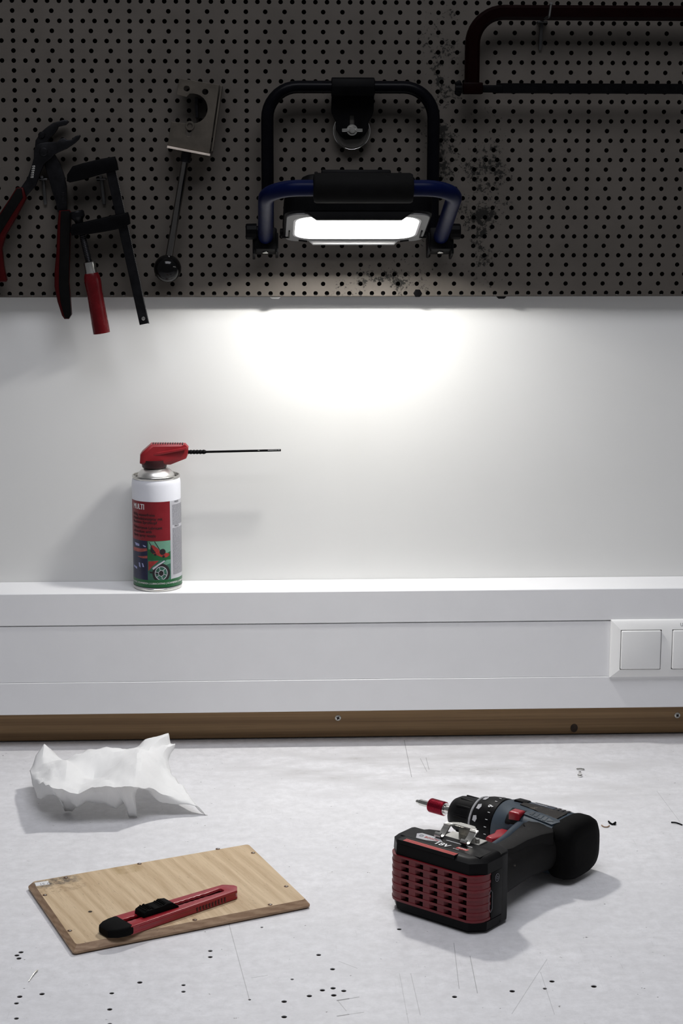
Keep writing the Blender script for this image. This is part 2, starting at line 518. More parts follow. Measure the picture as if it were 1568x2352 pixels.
def text_mesh(body, size, bold=0.0, align='LEFT', sx=1.0):
    cu = bpy.data.curves.new('t', 'FONT')
    cu.body = body; cu.size = size; cu.align_x = align
    cu.offset = bold
    cu.resolution_u = 2
    o = bpy.data.objects.new('t', cu)
    COL.objects.link(o)
    dg = bpy.context.evaluated_depsgraph_get()
    me = bpy.data.meshes.new_from_object(o.evaluated_get(dg))
    vs = [(v.co.x*sx, v.co.y) for v in me.vertices]
    fs = [tuple(p.vertices) for p in me.polygons]
    bpy.data.objects.remove(o); bpy.data.curves.remove(cu); bpy.data.meshes.remove(me)
    return vs, fs
def put_text(bm, body, size, to3, bold=0.0, align='LEFT', sx=1.0, mi=0):
    vs, fs = text_mesh(body, size, 0.0, align, sx)
    def nrm(x, y):
        o_ = to3(x, y)
        n_ = (to3(x+2e-4, y)-o_).cross(to3(x, y+2e-4)-o_)
        return n_.normalized() if n_.length else n_
    for k_, dx in enumerate((0.0,) if not bold else (-bold, 0.0, bold)):      # heavier strokes by printing side by side
        bv = [bm.verts.new(to3(x+dx, y)+nrm(x+dx, y)*(k_*6e-5)) for x, y in vs]
        for f in fs:
            try:
                k = bm.faces.new([bv[i] for i in f]); k.material_index = mi
            except ValueError: pass
def yplane(x, z, h): return Vector((x, h, z))
def pxpoly(pts, Y, x0=0.0, y0=0.0, s=1.0):
    """photo outline measured in a crop (origin x0,y0, scale s) laid on the vertical plane at depth Y"""
    out = []
    for X, Yp in pts:
        p = PY(x0+X/s, y0+Yp/s, Y)
        out.append((p.x, p.z))
    return out

# ------------------------------------------------------------------ the setting
ZT = 0.22244                                  # top of the cable trunking
def structure(name, bm, mat, smooth=0):
    o = obj(name, bm, mat, smooth=smooth)
    o['kind'] = 'structure'
    return o
bm = new(); box(bm, (0.1, .05, .6), (4.2, .1, 3.2)); structure('wall_back', bm, 'wall')
bm = new(); box(bm, (0.1, -1.6, -.93), (4.2, 3.4, .06)); structure('floor', bm, 'floor')

# batten of pine under the trunking
bm = new()
box(bm, (0.1, -.0145, .0268), (3.4, .027, .0505), .0025, 2)
trim = structure('trim_1', bm, 'wood', 35)
trim['label'] = 'brown pine batten between the worktop and the white trunking'
def screw_head(x, z, parent, name='screw', r=.0042, Y=-.028):
    bm = new()
    lathe(bm, (x, Y-.0001, z), (0, -1, 0), [(0, r), (.0006, r), (.0012, r*.8), (.0013, r*.45)], 18, cap=False)
    o = obj(name, bm, 'zinc'); world_child(o, parent)
    bm = new()
    for a in (.5, .5+pi/2):
        box(bm, (x, Y-.0012, z), (r*1.15, .0006, r*.32), 0, mat=Matrix.Rotation(a, 4, 'Y'))
    s = obj('recess', bm, 'ink'); world_child(s, o); s.matrix_parent_inverse = Matrix.Identity(4)
    return o
for (x, y) in ((776, 1649), (1555, 1643)):
    p = PY(x, y, -.0282)
    screw_head(p.x, p.z, trim)
# knot and split in the batten
bm = new()
p = PY(1318, 1672, -.0281)
kn = circ(p.x, p.z, .0052, 14, .0062)
plate(bm, kn, [], yplane, -.0279, -.0287, .0003)
k = obj('knot', bm, MAT('dark_knot', (.030, .016, .008), .7, var=.3, scale=300)); world_child(k, trim)

# ------------------------------------------------------------------ workbench
def bench_holes():
    hs = []
    def a(x0, y0, s, pts):
        for X, Y, r in pts:
            p = PZ(x0+X/s, y0+Y/s); hs.append((p.x, p.y, r))
    a(0, 2130, 3.733, [(145,240,2.6),(180,213,2.7),(162,266,2.7),(169,594,2.7),(360,571,2.7),(141,651,2.4),(141,781,2.4),(958,565,2.4),(940,703,2.6),(1198,472,2.7),(940,829,2.2),(1572,495,2.2),(1572,551,2.2)])
    a(420, 2080, 3.267, [(205,340,2.4),(205,386,2.5),(1018,370,2.6),(1122,477,2.6),(819,553,1.7),(1126,620,2.7),(1046,635,2.7),(1206,640,2.6),(1131,673,2.8),(948,678,2.7),(759,720,2.8),(759,835,2.8),(592,163,1.6),(500,706,1.5)])
    a(880, 2120, 3.015, [(110,43,2.5),(493,511,2.6),(892,472,2.8),(1167,404,2.7),(1118,454,2.1),(1457,439,2.9)])
    return hs
bench = empty('workbench', (0.1, -.5, -.9))
tag(bench, 'grey worktop of the workbench, scratched and dotted with small drill holes', 'workbench')
hs = bench_holes()
bm = new()
x0, x1, y0, y1 = -1.5, 1.7, -1.08, -.0005
outer = [(x0, y0), (x1, y0), (x1, y1), (x0, y1)]
plate(bm, outer, [circ(x, y, r*.001, 12) for x, y, r in hs], lambda x, y, h: Vector((x, y, h)), 0.0, -.03)
w = obj('worktop', bm, 'bench', smooth=0); world_child(w, bench)
bm = new()
for x, y, r in hs:
    lathe(bm, (x, y, -.0009), (0, 0, -1), [(0, r*.00099), (.02, r*.00095), (.0202, r*.0001)], 12, cap=False)
w = obj('hole_lining', bm, 'hole', smooth=0); world_child(w, bench); w['kind'] = 'stuff'
for x in (-1.42, 1.62):
    for y in (-1.0, -.09):
        bm = new(); box(bm, (x, y, -.4655), (.06, .06, .869), .003)
        w = obj('leg', bm, 'darksteel'); world_child(w, bench)
    bm = new(); box(bm, (x, -.545, -.06), (.04, .85, .058), .003)
    w = obj('rail', bm, 'darksteel'); world_child(w, bench)

# ------------------------------------------------------------------ cable trunking
tr = empty('cable_trunking', (0.1, -.035, ZT-.17))
tag(tr, 'white plastic cable trunking running along the wall above the batten', 'cable trunking')
ztop, zb, zl1, zl2 = ZT, ZT-.17, .09752, .17747
def extr_x(bm, prof, xa, xb, mi=0):
    a = [bm.verts.new((xa, y, z)) for y, z in prof]
    b = [bm.verts.new((xb, y, z)) for y, z in prof]
    n = len(prof)
    for i in range(n):
        bm.faces.new((a[i], a[(i+1) % n], b[(i+1) % n], b[i]))
    bm.faces.new(a); bm.faces.new(list(reversed(b)))
bm = new()
ch = .0012
extr_x(bm, [(-.0005, zb), (-.0700+ch, zb), (-.0700, zb+ch), (-.0700, zl1-.0004), (-.0696, zl1), (-.066, zl1), (-.066, zl2+.0004), (-.0696, zl2+.0004), (-.0700, zl2+.0008),
            (-.0700, ztop-ch), (-.0700+ch*.4, ztop-ch*.35), (-.0700+ch, ztop), (-.0005, ztop)], -1.6, 1.8)
o = obj('trunking_body', bm, 'pvc', smooth=20); world_child(o, tr)
bm = new()
extr_x(bm, [(-.0662, zl1+.0003), (-.0686, zl1+.0003), (-.0690, zl1+.0008), (-.0690, zl2-.0016), (-.0684, zl2-.0011), (-.0662, zl2-.0011)], -1.6, 1.8)
o = obj('trunking_cover', bm, 'pvc', smooth=20); world_child(o, tr)

# ------------------------------------------------------------------ light switch
pa = PY(1400.5, 1489, -.071)
sw = empty('light_switch', (pa.x+.076, -.0705, pa.z))
tag(sw, 'white double rocker light switch mounted on the trunking', 'light switch')
FX0, FZ = pa.x, pa.z
outer = [(FX0, FZ-.0405), (FX0+.152, FZ-.0405), (FX0+.152, FZ+.0405), (FX0, FZ+.0405)]
rk = [(FX0+.0405, FZ), (FX0+.0405+.071, FZ)]
def opening(cx, cz, s): return [(cx-s, cz-s), (cx+s, cz-s), (cx+s, cz+s), (cx-s, cz+s)]
hol = [opening(cx, cz, .0282) for cx, cz in rk]
def frame_h(x, z, h):
    if h == 1: return Vector((x, -.0692, z))
    on = abs(x-FX0) < 1e-5 or abs(x-FX0-.152) < 1e-5 or abs(abs(z-FZ)-.0405) < 1e-5
    return Vector((x, -.0745 if on else -.0805, z))
bm = new(); plate(bm, outer, hol, frame_h, 0, 1)
rim = [e for e in bm.edges if all(abs(v.co.y+.0745) < 1e-5 for v in e.verts)]
bevel_edges(bm, rim, .0016, 3)
o = obj('frame', bm, 'pvc2', smooth=30); world_child(o, sw)
for cx, cz in rk:
    bm = new(); box(bm, (cx, -.0765, cz), (.0546, .0125, .0546), .0016, 3)
    o = obj('rocker', bm, 'pvc2'); world_child(o, sw)
bm = new(); box(bm, (FX0+.076, -.0695, FZ), (.146, .0008, .074))
o = obj('mounting_plate', bm, 'ink'); world_child(o, sw)
bm = new()
pU = PY(1561.5, 1438, -.078)
put_text(bm, 'U', .0062, lambda x, y: Vector((pU.x+x, -.07805-.00*y, pU.z+y)))
for v in bm.verts:                       # lie on the sloping frame
    t = (FZ+.0405-v.co.z)/(.0405-.0282)
    v.co.y = -.0745-.006*max(0, min(1, t))-.00025
o = obj('lettering', bm, 'inkgrey', smooth=0); world_child(o, sw)

# ------------------------------------------------------------------ perforated tool panel
PYF = -.02
HX0, HZ0, PER, ROW = -.30903, .62092, .07544, .01259
def build_panel():
    root = empty('pegboard', (.1, 0, HZ0))
    tag(root, 'dark perforated metal tool panel with mould specks above the white wall', 'pegboard')
    xa, xb = HX0-8.5*PER, HX0+19.5*PER
    nrow = 37
    R, n, dep = .00305, 12, .0016
    V = []; F = []
    ring = [(cos(2*pi*i/n), sin(2*pi*i/n)) for i in range(n)]
    def cell(cx, cz, l, r_, b, t):
        s = len(V)
        V.extend([(l, PYF, b), (r_, PYF, b), (r_, PYF, t), (l, PYF, t)])
        V.extend([(cx+R*a, PYF, cz+R*c) for a, c in ring])
        V.extend([(cx+R*a, PYF+dep, cz+R*c) for a, c in ring])
        r0 = s+4; r1 = s+4+n
        q = n//4
        for cor, st in ((2, 0), (3, q), (0, 2*q), (1, 3*q)):
            for i in range(q):
                F.append((s+cor, r0+(st+i+1) % n, r0+(st+i) % n))
        F.append((s+1, s+2, r0)); F.append((s+2, s+3, r0+q)); F.append((s+3, s, r0+2*q)); F.append((s, s+1, r0+3*q))
        for i in range(n):
            F.append((r0+i, r0+(i+1) % n, r1+(i+1) % n, r1+i))
    for k in range(nrow):
        z = HZ0+k*ROW
        div = 5 if k % 2 == 0 else 3
        sp = PER/div
        i0 = math.ceil((xa+sp*.5-HX0)/sp); i1 = math.floor((xb-sp*.5-HX0)/sp)
        b, t = z-ROW/2, z+ROW/2
        if k == 0: b = z-.0048+.0022
        if k == nrow-1: t = z+.006
        for i in range(i0, i1+1):
            cx = HX0+i*sp
            l = xa if i == i0 else cx-sp/2
            r_ = xb if i == i1 else cx+sp/2
            if k == 0 and b > z-R-.0001: b = z-R-.0001
            cell(cx, z, l, r_, b, t)
    # folded bottom, top and end flanges
    zb_ = HZ0-.0048
    def fold(zedge, sgn, zstart):
        rb = abs(zstart-zedge); pr = []
        for i in range(6):
            a = pi/2*i/5
            pr.append((PYF+rb-rb*cos(a), zstart+sgn*rb*sin(a)))
        pr.append((-.0006, zedge))
        for (ya, za), (yb, zc) in zip(pr[:-1], pr[1:]):
            s = len(V)
            V.extend([(xa, ya, za), (xb, ya, za), (xb, yb, zc), (xa, yb, zc)])
            F.append((s, s+1, s+2, s+3) if sgn < 0 else (s+3, s+2, s+1, s))
    bs0 = min(HZ0-R-.0001, HZ0-.0026)
    fold(zb_, -1, bs0)
    zt = HZ0+(nrow-1)*ROW
    fold(zt+.0082, 1, zt+.006)
    for x in (xa, xb):
        s = len(V)
        V.extend([(x, PYF, zb_), (x, -.0006, zb_), (x, -.0006, zt+.008), (x, PYF, zt+.008)])
        F.append((s, s+1, s+2, s+3))
    me = bpy.data.meshes.new('perforated_sheet')
    me.from_pydata(V, [], F)
    bmx = bmesh.new(); bmx.from_mesh(me)
    bmesh.ops.remove_doubles(bmx, verts=bmx.verts, dist=1e-6)
    bmx.to_mesh(me); bmx.free()
    me.polygons.foreach_set('use_smooth', [True]*len(me.polygons))
    me.set_sharp_from_angle(angle=radians(30))
    o = link('perforated_sheet', me, 'panel'); world_child(o, root)
    bm = new(); box(bm, ((xa+xb)/2, -.0024, (zb_+zt)/2+.002), (xb-xa-.004, .003, zt-zb_), 0)  # added black sheet: paints the dark of the cavity behind the holes
    o = obj('hole_shade_sheet', bm, MAT('hole_shade_black', (.004, .004, .004), .9, var=.2, spec=.05, bmp=0)); world_child(o, root)
    # the bolt in one hole, the two clips at the lower edge
    p = PY(958.7, 673.5, PYF)
    bm = new(); lathe(bm, (p.x, PYF+.0005, p.z), (0, -1, 0), [(0, .0058), (.0012, .0058), (.0022, .0045), (.0024, .0015)], 6)
    o = obj('bolt', bm, 'black'); world_child(o, root)
    for x0_, x1_, mat in ((618, 645, 'bezel'), (1140, 1163, 'black')):
        a = PY(x0_, 687, PYF); b = PY(x1_, 687, PYF)
        bm = new()
        plate(bm, [(a.x, zb_-.0001), (b.x, zb_-.0001), (b.x-.003, zb_-.0030), (a.x+.003, zb_-.0030)], [], yplane, PYF+.001, PYF+.009, .0004)
        o = obj('clip', bm, mat); world_child(o, root)
    return root
build_panel()

# ------------------------------------------------------------------ work lamp
def build_lamp():
    cx = .1305
    root = empty('work_lamp', (cx, -.048, .692))
    tag(root, 'black and blue tubular LED work lamp held on the panel by a round magnet, lit', 'work lamp')
    th = radians(17.0)
    Lm = Matrix(((1, 0, 0), (0, -cos(th), -sin(th)), (0, sin(th), -cos(th)))).to_4x4()
    Lm.translation = (cx, -.06, .692)
    inv = root.matrix_basis.inverted()
    def add(name, bm, mat, local=True, parent=None, smooth=35):
        if local: bmesh.ops.transform(bm, matrix=Lm, verts=bm.verts)
        o = obj(name, bm, mat, smooth=smooth)
        o.parent = parent or root
        o.matrix_parent_inverse = inv if parent is None else Matrix.Identity(4)
        return o
    # rear stand of black tube
    bm = new()
    xl, xr, yb = .0195, .2366, -.048
    zt = .890
    tube(bm, fillet([(xl, yb-.006, .694), (xl, yb, .73), (xl, yb, zt), (xr, yb, zt), (xr, yb, .73), (xr, yb-.006, .694)], .04, 9), .0082, 18)
    add('stand', bm, 'blacktube', False)
    # magnet bracket
    pts = [(235,110),(1330,110),(1375,190),(1335,560),(1320,950),(1290,1060),(1190,1240),(1190,1400),(1100,1560),(980,1670),(580,1690),(470,1600),(350,1430),(345,1230),(240,1020),(225,900),(240,560)]
    yb2 = -.0385
    outl = pxpoly(pts, yb2, 740, 170, 11.2)
    slot = pxpoly([(705,1065),(825,1065),(825,1400),(705,1400)], yb2, 740, 170, 11.2)
    bm = new(); plate(bm, outl, [slot], yplane, yb2, yb2+.0025, .0006)
    br = add('magnet_bracket', bm, 'black', False)
    bm = new()
    a = PY(761, 200, -.05); b = PY(860, 200, -.05)
    pr = [(-.0375, .8775), (-.0575, .8795), (-.0595, .890), (-.0575, .9005), (-.048, .9025), (-.0385, .9005)]
    bmv = [[Vector((x, y, z)) for y, z in pr] for x in (a.x, b.x)]
    rings(bm, bmv); bevel_edges(bm, list(bm.edges), .0015, 2)
    add('clamp_sleeve', bm, 'black', False)
    mc = PY(740+757/11.2, 170+1462/11.2, -.033)
    bm = new()
    lathe(bm, (mc.x, -.0206, mc.z), (0, -1, 0), [(0, .0225), (.0015, .0238), (.004, .0238), (.0105, .0238), (.012, .0232), (.0125, .0222), (.0128, .0214), (.0120, .0205), (.0120, .001)], 48)
    mg = add('magnet', bm, MAT('dull_magnet', (.09, .085, .078), .4, .6, var=.1, bmp=0), False)
    bm = new(); tube(bm, [Vector((mc.x+.0238*cos(a), -.0312, mc.z+.0238*sin(a))) for a in [2*pi*i/48 for i in range(49)]], .0009, 8)
    add('magnet_rim', bm, 'chrome', False, parent=mg)
    wc = PY(740+768/11.2, 170+1440/11.2, -.041)
    bm = new()
    cyl(bm, (wc.x, -.0386, wc.z), (wc.x, -.0398, wc.z), .0072, seg=24)
    cyl(bm, (wc.x, -.0398, wc.z), (wc.x, -.046, wc.z), .0055, .0042, seg=20)
    for s in (-1, 1):
        box(bm, (wc.x+s*.0085, -.045, wc.z-.0003), (.011, .0016, .0044), .0006, mat=Matrix.Rotation(s*.45, 4, 'Z'))
    add('wing_nut', bm, 'steel', False)
    bm = new(); cyl(bm, (wc.x, -.045, wc.z), (wc.x, -.0492, wc.z), .0029, seg=16)
    add('bolt', bm, 'steel', False)
    # tilted head: local x across, y out from the wall, z = the way it shines
    bm = new()
    def ringof(w_, y0_, y1_, r_, z):
        return [Vector((x, y, z)) for x, y in rrect(0, (y0_+y1_)/2, w_, y1_-y0_, r_, 5)]
    rs = [ringof(.176, .0215, .154, .017, .0036), ringof(.183, .018, .1575, .02, .001), ringof(.185, .017, .160, .02, -.012), ringof(.182, .019, .162, .02, -.026),
          ringof(.150, .026, .160, .018, -.034), ringof(.140, .030, .159, .015, -.043), ringof(.132, .034, .155, .012, -.0455)]
    rings(bm, rs, cap=False)
    vs = [v for v in bm.verts if abs(v.co.z+.0455) < 1e-6]
    bm.faces.new(vs)
    head = add('housing', bm, 'black')
    bm = new()
    for i in range(9):
        box(bm, (-.052+i*.013, .092, -.0480), (.004, .105, .008), .001)
    add('cooling_fins', bm, 'black', parent=None)
    bm = new(); box(bm, (-.003, .150, -.0475), (.086, .012, .008), .002)
    add('switch_strip', bm, 'black')
    # grey bezel with the window
    win = rrect(0, .0875, .160, .113, .026, 7)
    bm = new()
    plate(bm, rrect(0, .0875, .178, .134, .018, 5), [win], lambda x, y, h: Vector((x, y, h)), .0052, .0020, .0006)
    add('bezel', bm, 'bezel')
    bm = new()
    core = rrect(0, .0875, .062, .044, .008, 4)
    plate(bm, rrect(0, .0875, .158, .111, .025, 7), [core], lambda x, y, h: Vector((x, y, h)), -.0165, None)
    df = add('diffuser', bm, 'emit', smooth=0)
    bm = new()
    plate(bm, core, [], lambda x, y, h: Vector((x, y, h)), -.0165, None)
    add('led_array', bm, 'led', smooth=0)
    bm = new()          # reflector wall round the recessed diffuser
    rings(bm, [[Vector((x, y, z)) for x, y in rrect(0, .0875, w_, h_, .026, 7)] for w_, h_, z in ((.1595, .1125, .0048), (.1585, .1115, -.0169))], cap=False)
    add('reflector', bm, MAT('reflector_grey', (.55, .55, .55), .4, var=.05, bmp=0), smooth=30)
    bm = new()          # clear rim of the window
    inn = rrect(0, .0875, .1545, .1075, .024, 7)
    plate(bm, win, [inn], lambda x, y, h: Vector((x, y, h)), .0050, .0034)
    add('window_rim', bm, MAT('frosted_rim', (.55, .55, .55), .35, var=.05, bmp=0), smooth=20)
    # the two foot bars across the long sides
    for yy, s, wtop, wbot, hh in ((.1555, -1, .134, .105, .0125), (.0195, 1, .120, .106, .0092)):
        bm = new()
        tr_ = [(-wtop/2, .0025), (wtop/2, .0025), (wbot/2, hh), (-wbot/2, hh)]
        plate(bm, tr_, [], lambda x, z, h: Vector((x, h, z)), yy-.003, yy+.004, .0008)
        add('foot_bar', bm, 'black' if s < 0 else MAT('painted_lit_bar', (.40, .40, .40), .5, var=.05))  # far bar is paler: lamp light on its face put into the colour
    # guard lines beside the window
    for s in (-1, 1):
        bm = new(); box(bm, (s*.0845, .060, .0056), (.0016, .034, .0022)); box(bm, (s*.0885, .0435, .0056), (.0095, .0016, .0022))
        add('bezel_rib', bm, 'black')
        bm = new(); box(bm, (s*.066, .026, .0056), (.012, .0016, .0026), mat=Matrix.Rotation(s*.5, 4, 'Z'))
        add('bezel_rib', bm, 'black')
    # blue tubular handle
    bm = new()
    hx = .1145; zy = -.006
    tube(bm, fillet([(-hx, -.004, 0), (-hx, .222, zy-.003), (hx, .222, zy-.003), (hx, -.004, 0)], .042, 10), .0098, 20)
    add('handle', bm, 'blue')
    bm = new()
    lathe(bm, (-.0585, .222, zy-.003), (1, 0, 0), [(0, .011), (.001, .0165), (.004, .018), (.116, .018), (.119, .0165), (.120, .011)], 28)
    add('handle_grip', bm, 'rubber')
    # hinges, side brackets, locking knobs, bolts
    for s in (-1, 1):
        bm = new()
        box(bm, (s*hx, .006, 0.001), (.030, .030, .030), .003)
        box(bm, (s*(hx+.0150), .002, .007), (.0035, .032, .028), .001)
        box(bm, (s*(hx-.0150), .002, .006), (.0035, .034, .026), .001)
        h = add('hinge', bm, 'black')
        bm = new()
        lathe(bm, (s*(hx+.0080), .020, -.008), (s, 0, 0), [(0, .0075), (.003, .0075), (.0035, .0108), (.016, .0105), (.0175, .0095), (.0176, .004)], 12)
        add('locking_knob', bm, 'black', smooth=20)
        bm = new(); cyl(bm, (s*hx, .008, .0155), (s*hx, .008, .0182), .0042, seg=16, bev=.0008)
        add('bolt', bm, 'steel')
        bm = new(); tube(bm, [(s*(hx-.02), .028, -.004), (s*(hx-.035), .032, -.004)], .006, 12)
        add('pivot_pin', bm, 'black')
    return root
build_lamp()

# ------------------------------------------------------------------ tool hooks on the panel
def hook(plate_px, rod_end_px, label, length=.075, rise=.016):
    p = PY(*plate_px, PYF-.004); q = PY(*rod_end_px, PYF-.004)
    root = empty('tool_hook', (p.x, PYF, p.z))
    tag(root, label, 'tool hook', 'wire hooks on the tool panel')
    def add(name, bm):
        o = obj(name, bm, 'hooksteel'); world_child(o, root)
    bm = new(); box(bm, (p.x, PYF-.0055, p.z), (.0135, .011, .0022), .0006); add('shelf_plate', bm)
    bm = new(); box(bm, ((p.x+q.x)/2, PYF-.0022, (p.z+q.z)/2), (.0042, .0038, p.z-q.z), .0008, mat=Matrix.Rotation(atan2(p.x-q.x, p.z-q.z), 4, 'Y')); add('strap', bm)
    bm = new()
    if rise > 0: tube(bm, fillet([(p.x, PYF+.002, p.z+.0028), (p.x, PYF-length+.014, p.z+.0028), (p.x, PYF-length, p.z+.0028+rise)], .01, 6), .0019, 12)
    else: tube(bm, [(p.x, PYF+.002, p.z+.0028), (p.x, PYF-length, p.z+.0028)], .0019, 12)
    add('prong', bm)
    return root
hook((98.5, 411.5), (104.5, 470), 'steel wire hook carrying the pump pliers', .016, .0)
hook((232.8, 410.5), (239.5, 470), 'steel wire hook under the top jaw of the bar clamp', .016, .0)
hook((1244, 51), (1240, 115), 'steel wire hook holding up the hacksaw frame', .078, .016)

# ------------------------------------------------------------------ pump pliers
def build_pliers():
    Yb = -.036
    c = PY(100, 360, Yb)
    root = empty('pump_pliers', (c.x, -.03, PY(150, 730, Yb).z))
    tag(root, 'black water pump pliers with red and black handles hanging on the panel', 'pliers')
    def add(name, bm, mat, parent=None, smooth=35):
        o = obj(name, bm, mat, smooth=smooth)
        o.parent = parent or root
        o.matrix_parent_inverse = root.matrix_basis.inverted() if parent is None else Matrix.Identity(4)
        return o
    z4 = (0, 250, 5.227)
    rear = [(830,155),(815,170),(790,195),(700,215),(685,255),(640,310),(600,350),(575,385),(600,420),(660,550),(720,660),(770,800),(800,930),(805,1240),(690,1240),(670,1120),(640,1040),(600,900),(560,760),(520,640),(470,560),(415,490),(425,380),(480,290),(560,220),(640,165),(700,150),(770,128),(800,135)]
    front = [(960,312),(965,330),(945,370),(900,412),(800,480),(700,522),(660,545),(600,605),(530,660),(500,730),(470,805),(430,920),(290,1078),(190,1010),(240,960),(330,830),(375,700),(405,590),(407,490),(440,430),(480,412),(545,402),(690,392),(735,352),(770,350),(800,372),(855,372),(900,330),(930,318)]
    bm = new(); plate(bm, pxpoly(rear, Yb, *z4), [], yplane, -.0285, -.036, .0012, seg=2)
    add('upper_jaw', bm, 'darksteel')
    bm = new(); plate(bm, pxpoly(front, -.043, *z4), [], yplane, -.0362, -.0440, .0012, seg=2)
    add('lower_jaw', bm, 'darksteel')
    for (X, Y, r, yy) in ((500, 316, .0045, -.036), (522, 515, .0055, -.044)):
        p = PY(X/5.227, 250+Y/5.227, yy)
        bm = new(); lathe(bm, (p.x, yy+.001, p.z), (0, -1, 0), [(0, r), (.002, r), (.003, r*.8), (.0033, r*.3)], 20)
        add('rivet', bm, 'darksteel')
    # teeth of the adjusting slot
    bm = new()
    for i in range(6):
        p = PY((405-i*4)/5.227, 250+(690+i*26)/5.227, -.044)
        box(bm, (p.x, -.0443, p.z), (.004, .0012, .0018), .0003)
    add('adjusting_teeth', bm, 'steel')
    for i in range(1): pass
    bm = new()
    for i in range(7):
        p = PY(757/5.227, 250+(1010+i*20)/5.227, -.036)
        box(bm, (p.x, -.0364, p.z), (.004, .001, .0016), .0003)
    add('jaw_marking', bm, 'darksteel')
    # handles: red sleeve with a black inlay
    z5 = (0, 440, 4.356)
    right = [(590,190),(575,330),(565,600),(546,800),(545,950),(575,1100),(620,1240),(645,1275),(690,1275),(716,1230),(710,1150),(690,900),(700,480),(712,215),(690,185)]
    inlay = [(610,195),(603,330),(598,600),(590,800),(590,950),(605,1100),(640,1235),(655,1268),(690,1268),(712,1230),(706,1150),(686,900),(696,480),(707,220),(690,192)]
    bm = new(); plate(bm, pxpoly(right, -.037, *z5), [], yplane, -.0255, -.0405, .003, seg=3)
    h = add('handle', bm, 'redgrip')
    bm = new(); plate(bm, pxpoly(inlay, -.041, *z5), [], yplane, -.036, -.0425, .0012, seg=2)
    add('grip_inlay', bm, 'rubber', h)
    z1 = (0, 150, 2.851)
    left = [(155,800),(175,870),(105,1000),(40,1110),(14,1200),(28,1320),(46,1405),(40,1418),(-40,1420),(-75,1320),(-85,1200),(-62,1090),(-10,985),(60,880),(110,800)]
    inl = [(140,805),(150,865),(70,990),(0,1105),(-22,1200),(-12,1320),(0,1412),(-38,1416),(-70,1320),(-80,1200),(-57,1092),(-6,990),(62,885),(112,806)]
    bm = new(); plate(bm, pxpoly(left, -.042, *z1), [], yplane, -.0325, -.0475, .003, seg=3)
    h = add('handle', bm, 'redgrip')
    bm = new(); plate(bm, pxpoly(inl, -.048, *z1), [], yplane, -.043, -.0492, .0012, seg=2)
    add('grip_inlay', bm, 'rubber', h)
build_pliers()

# ------------------------------------------------------------------ bar clamp
def build_clamp():
    Yc = -.044
    z4 = (0, 250, 5.227); z5 = (0, 440, 4.356)
    c = PY(260, 560, Yc)
    root = empty('bar_clamp', (c.x, -.04, PY(330, 745, Yc).z))
    tag(root, 'black steel bar clamp with a turned red wooden handle', 'clamp')
    def add(name, bm, mat, smooth=35):
        o = obj(name, bm, mat, smooth=smooth); world_child(o, root); return o
    a0 = PY(250, 372, Yc); a1 = PY(331.5, 744, Yc)
    d = (a1-a0).normalized(); nrm = Vector((-d.z, 0, d.x)); hw = .0062
    bm = new()
    c2 = [a0+nrm*hw, a0-nrm*hw, a1-nrm*hw, a1+nrm*hw]
    plate(bm, [(p.x, p.z) for p in c2], [], yplane, -.0405, -.0475, .0006)
    bar = add('bar', bm, 'darksteel')
    side = nrm if nrm.x > 0 else -nrm
    bm = new()         # toothed edge of the bar
    Lb = (a1-a0).length
    for i in range(int(Lb/.0022)):
        p = a0+d*(.004+i*.0022)+side*hw
        box(bm, (p.x, -.044, p.z), (.0011, .0055, .0013), 0, mat=Matrix.Rotation(atan2(d.x, -d.z)*-1, 4, 'Y'))
    o = add('toothed_edge', bm, 'steel', 0)
    p = PY(329.5, 731, Yc)
    bm = new(); cyl(bm, (p.x, -.047, p.z), (p.x, -.0487, p.z), .0026, seg=16, bev=.0006); add('end_rivet', bm, 'steel')
    jaw = [(1375,572),(1400,640),(1418,735),(1300,765),(1200,790),(1000,850),(840,885),(800,868),(805,790),(870,690),(1000,650),(1200,602)]
    bm = new(); plate(bm, pxpoly(jaw, -.05, *z4), [], yplane, -.036, -.0525, .002, seg=2); add('fixed_jaw', bm, 'black')
    arm = [(1275,208),(1292,260),(1300,325),(1250,350),(1160,380),(1000,410),(850,432),(720,440),(700,400),(720,330),(870,298),(1120,240)]
    bm = new(); plate(bm, pxpoly(arm, -.05, *z5), [], yplane, -.035, -.0535, .002, seg=2); add('sliding_arm', bm, 'black')
    # threaded spindle, ferrule, turned handle
    s0 = PY(790/4.356, 440+300/4.356, Yc); s1 = PY(905/4.356, 440+770/4.356, Yc); s2 = PY(1018/4.356, 440+1420/4.356, Yc)
    ax = (s1-s0)
    bm = new()
    ln = ax.length; prof = []
    k = int(ln/.0011)
    for i in range(k): prof.append((i*ln/k, .0046 if i % 2 else .0038))
    lathe(bm, s0, ax, prof, 14); add('spindle', bm, 'darksteel', 20)
    bm = new(); lathe(bm, s0-ax.normalized()*.014, ax, [(0, .008), (.002, .0095), (.008, .0095), (.012, .006), (.018, .005)], 20); add('swivel_pad', bm, 'darksteel')
    ax2 = s2-s1
    bm = new(); lathe(bm, s1-ax2.normalized()*.009, ax2, [(0, .0070), (.0006, .0078), (.014, .0080), (.0165, .0088), (.018, .0085)], 24); add('ferrule', bm, 'steel')
    l2 = ax2.length
    bm = new()
    lathe(bm, s1+ax2.normalized()*.006, ax2, [(0, .0088), (.004, .0104), (.012, .0112), (.025, .0104), (.05, .0108), (.08, .0112), (l2-.022, .0112), (l2-.014, .0108), (l2-.0085, .0095), (l2-.0065, .006), (l2-.006, .001)], 28)
    add('handle', bm, 'redhandle')
build_clamp()

